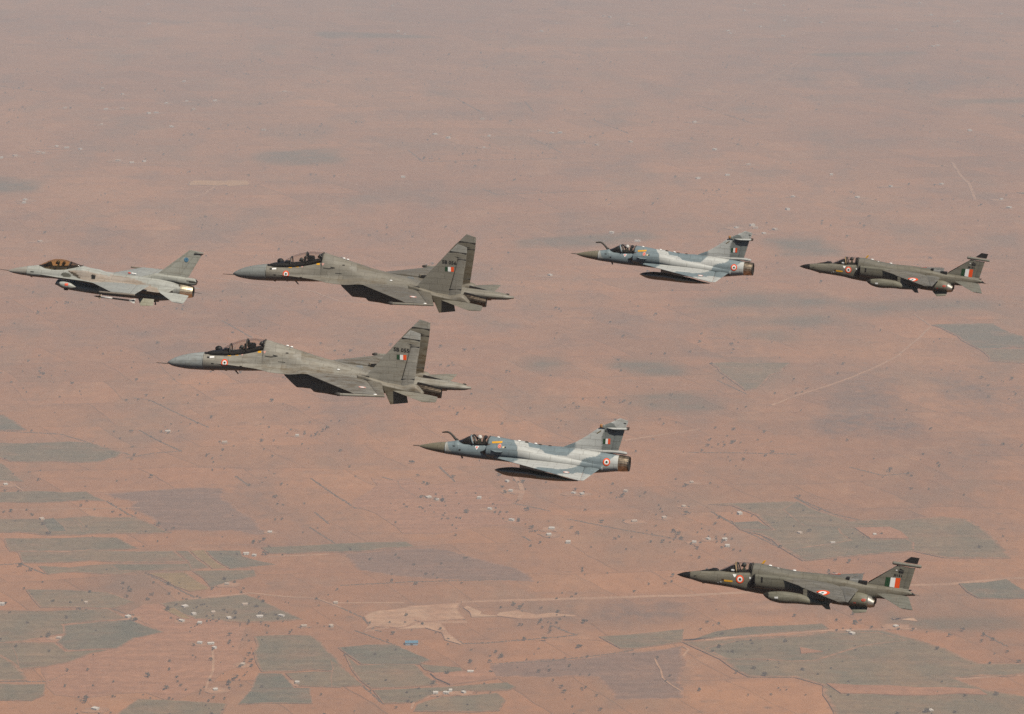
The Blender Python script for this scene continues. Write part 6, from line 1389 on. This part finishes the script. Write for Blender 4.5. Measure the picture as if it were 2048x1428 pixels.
    for (p, q2), m_, r_ in (([(3.884,0.586),(3.775,1.097)], plain('tan_frame', (.28, .19, .10), .6), .05), ([(4.026,0.599),(3.876,1.122)], M_FRAME, .04), ([(4.818,0.652),(4.864,1.159)], M_FRAME, .05)): hoop('canopy_bow', m_, can, p[0], p[1], q2[1], .36, r_, q2[0] - p[0])
    tub = loft('cockpit_tub', M_DARK, t, [(2.784,0.523),(3.144,0.67),(3.541,0.891),(3.703,0.925),(3.799,0.645),(4.207,0.656),(4.835,0.727)], [(2.788,0.453),(4.842,0.592)], [(g0[0][0], .1), (g0[0][0] + .7, .29), (g0[-1][0], .33)], g0[0][0] + .04, [(4.839,0.728)][0][0], e=3, n=24, dx=.04)
    a = [(4.653,1.083)][0]; seat(t, a[0] - .36, a[1] - .8, .78, .1)
    # markings
    for sd in (-1, 1):
        a = [(4.164,0.165)][0]; roundel(body, a[0], a[1], .25, RND, sd)
    w0 = [c for c in t.children if c.name.startswith('wing')][0]; a = [(9.724,0.429)][0]; roundel(w0, a[0], -3.0, .45, RND, 1, 'z', rings=(.2, .6, 1.0))
    w1 = [c for c in t.children if c.name.startswith('wing')][1]; roundel(w1, a[0], 3.0, .45, RND, 1, 'z', rings=(.2, .6, 1.0))
    decal('rescue_marking', body, [([(3.136,0.049),(3.688,0.049),(3.694,-0.067),(3.143,-0.066)], 0), ([(2.971,0.084),(3.133,0.111),(3.139,0.0),(2.983,0.003)], 1)], [M_YELLOW, plain('brown_mark', (.08, .04, .015), .6)])
    decal('warning_triangle', body, [([(3.668,0.427),(3.913,0.428),(3.84,0.268),(3.779,0.263)], 0)], [M_WHITE])
    for qq in ([(3.529,0.737),(3.753,0.744),(3.76,0.608),(3.549,0.598)],): box('map_case', M_WHITE, tub, qq[0][0], qq[1][0], -.36, -.31, qq[2][1], qq[0][1], .03)
    decal('stencil', body, [([(2.698,-0.163),(2.799,-0.154),(2.802,-0.203),(2.7,-0.212)], 0), ([(2.878,-0.097),(2.989,-0.096),(2.984,-0.154),(2.881,-0.155)], 0), ([(4.752,0.378),(4.874,0.376),(4.881,0.245),(4.779,0.244)], 0)], [M_WHITE])
    for qq in ([(1.148,0.081),(1.309,0.128),(1.311,0.087),(1.171,0.033)], [(3.897,-0.421),(4.615,-0.481),(4.623,-0.625),(4.026,-0.533)]): decal('vent', body, [(qq, 0)], [M_DARK])
    fl_ = flag(fn, *[(13.343,1.025),(14.257,1.02),(14.203,0.37),(13.283,0.451)])
    cr = [(14.109,1.336),(14.118,1.515),(14.209,1.645),(14.459,1.525),(14.411,1.338)]
    decal('squadron_crest', fn, [((cr[1], cr[3], cr[4], cr[0]), 0), ((cr[2], cr[2], cr[3], cr[1]), 0)], [M_BLACK]); decal('crest_bar', fn, [([(14.141,1.522),(14.436,1.507),(14.434,1.474),(14.139,1.493)], 0)], [plain('crest_grey', (.14, .135, .11), .6)], off=.016)
    decal('stencil', fn, [([(13.928,1.543),(14.037,1.543),(14.036,1.492),(13.931,1.491)], 0)], [M_WHITE])
    decal('hinge_mark', rd, [([(14.461,1.256),(14.605,1.177),(14.586,1.155),(14.455,1.194)], 0)], [M_DARK]) or None
    # spine fittings
    k = [(5.401,1.177),(5.514,1.331),(5.693,1.408),(5.563,1.191)]; surf('spine_aerial', M_YELLOW, t, [(k[0][0], 0, k[0][1]), (k[1][0] + .05, 0, k[2][1])], [(k[3][0], 0, k[3][1]), (k[2][0], 0, k[2][1])], .04, 5, 3)
    for c in [(5.975,1.091),(6.471,0.937),(7.527,0.906)]: bump('spine_lamp', M_LAMP, t, c[0], 0, c[1] + .01, .12, .06, .06)
    h = [(10.846,0.73),(12.186,0.52)]; 
    for (u0, u1, mt, hh) in ((0, .16, M_DARK, .10), (.16, .58, J_SKIN, .045), (.58, 1.0, M_DARK, .09)):  # row of dark and pale boxes along the spine
        x0, x1 = h[0][0] + (h[1][0]-h[0][0])*u0, h[0][0] + (h[1][0]-h[0][0])*u1; z0 = h[0][1] + (h[1][1]-h[0][1])*(u0+u1)/2
        o = box('spine_box', mt, t, x0, x1, -.3, .1, z0 - .25, z0 + hh, .02)
        if mt is J_SKIN: P(o, (.3, .29, .26))
    for c in [(11.891,0.277),(9.68,0.257)]: bump('stencil_lamp', M_LAMP, t, c[0], -.32, c[1], .07, .03, .04)
    c = [(1.787,-0.38)][0]; box('sensor_bump', M_FRAME, t, c[0] - .12, c[0] + .05, -.03, .03, c[1] - .05, c[1] + .08, .015)
    return t, fn
st_a, STF = make_shoulder_wing()
st_b = copy_tree(st_a)
st_a.location, st_a.rotation_euler = ((10.528,203.94,1442.437),(-0.07054,0.02875,-0.21633))
st_b.location, st_b.rotation_euler = ((23.682,268.285,1450.629),(-0.01018,0.04674,-0.2414))
tag(st_a, 'olive grey shoulder-wing jet with black nose and large tricolour fin flag, lowest jet', 'fighter jet', 'jets flying in formation')
tag(st_b, 'olive grey shoulder-wing jet with black nose, smaller one at far right of the upper row', 'fighter jet', 'jets flying in formation')
for jet, num in ((st_a, 'JS151'), (st_b, 'JS151')):
    fin = [c for c in jet.children if c.name.startswith('fin') and not c.name.startswith('fin_')][0]
    o = lettering('serial_number', STF, num, [(13.806,1.086),(14.335,1.052),(14.332,1.264),(13.815,1.274)], M_INK, -1, bold=.02); o.parent = fin

# ================================================================ the crews
for jet, n1 in ((su_a, 'lower'), (su_b, 'upper')):
    a, b_ = [(5.116,1.65),(6.503,1.98)]
    pilot(jet, a[0] - .02, a[1] - .98, 'pilot in the front seat of the %s twin-fin jet' % n1)
    pilot(jet, b_[0] - .02, b_[1] - .95, 'crew member in the rear seat of the %s twin-fin jet' % n1)
a = [(3.788,0.953)][0]
pilot(fj, a[0], a[1] - .86, 'pilot under the gold bubble canopy of the leftmost jet')
for jet, n1 in ((de_a, 'lower'), (de_b, 'upper')):
    a = [(4.054,0.919)][0]
    pilot(jet, a[0] - .02, a[1] - .87, 'pilot in white helmet in the %s delta-wing jet' % n1, M_HELM_W)
for jet, n1 in ((st_a, 'lowest jet, olive grey with black nose'), (st_b, 'olive grey jet at far right of the upper row')):
    a = [(4.29,1.01)][0]
    pilot(jet, a[0] - .02, a[1] - .87, 'pilot in dark helmet in the ' + n1)
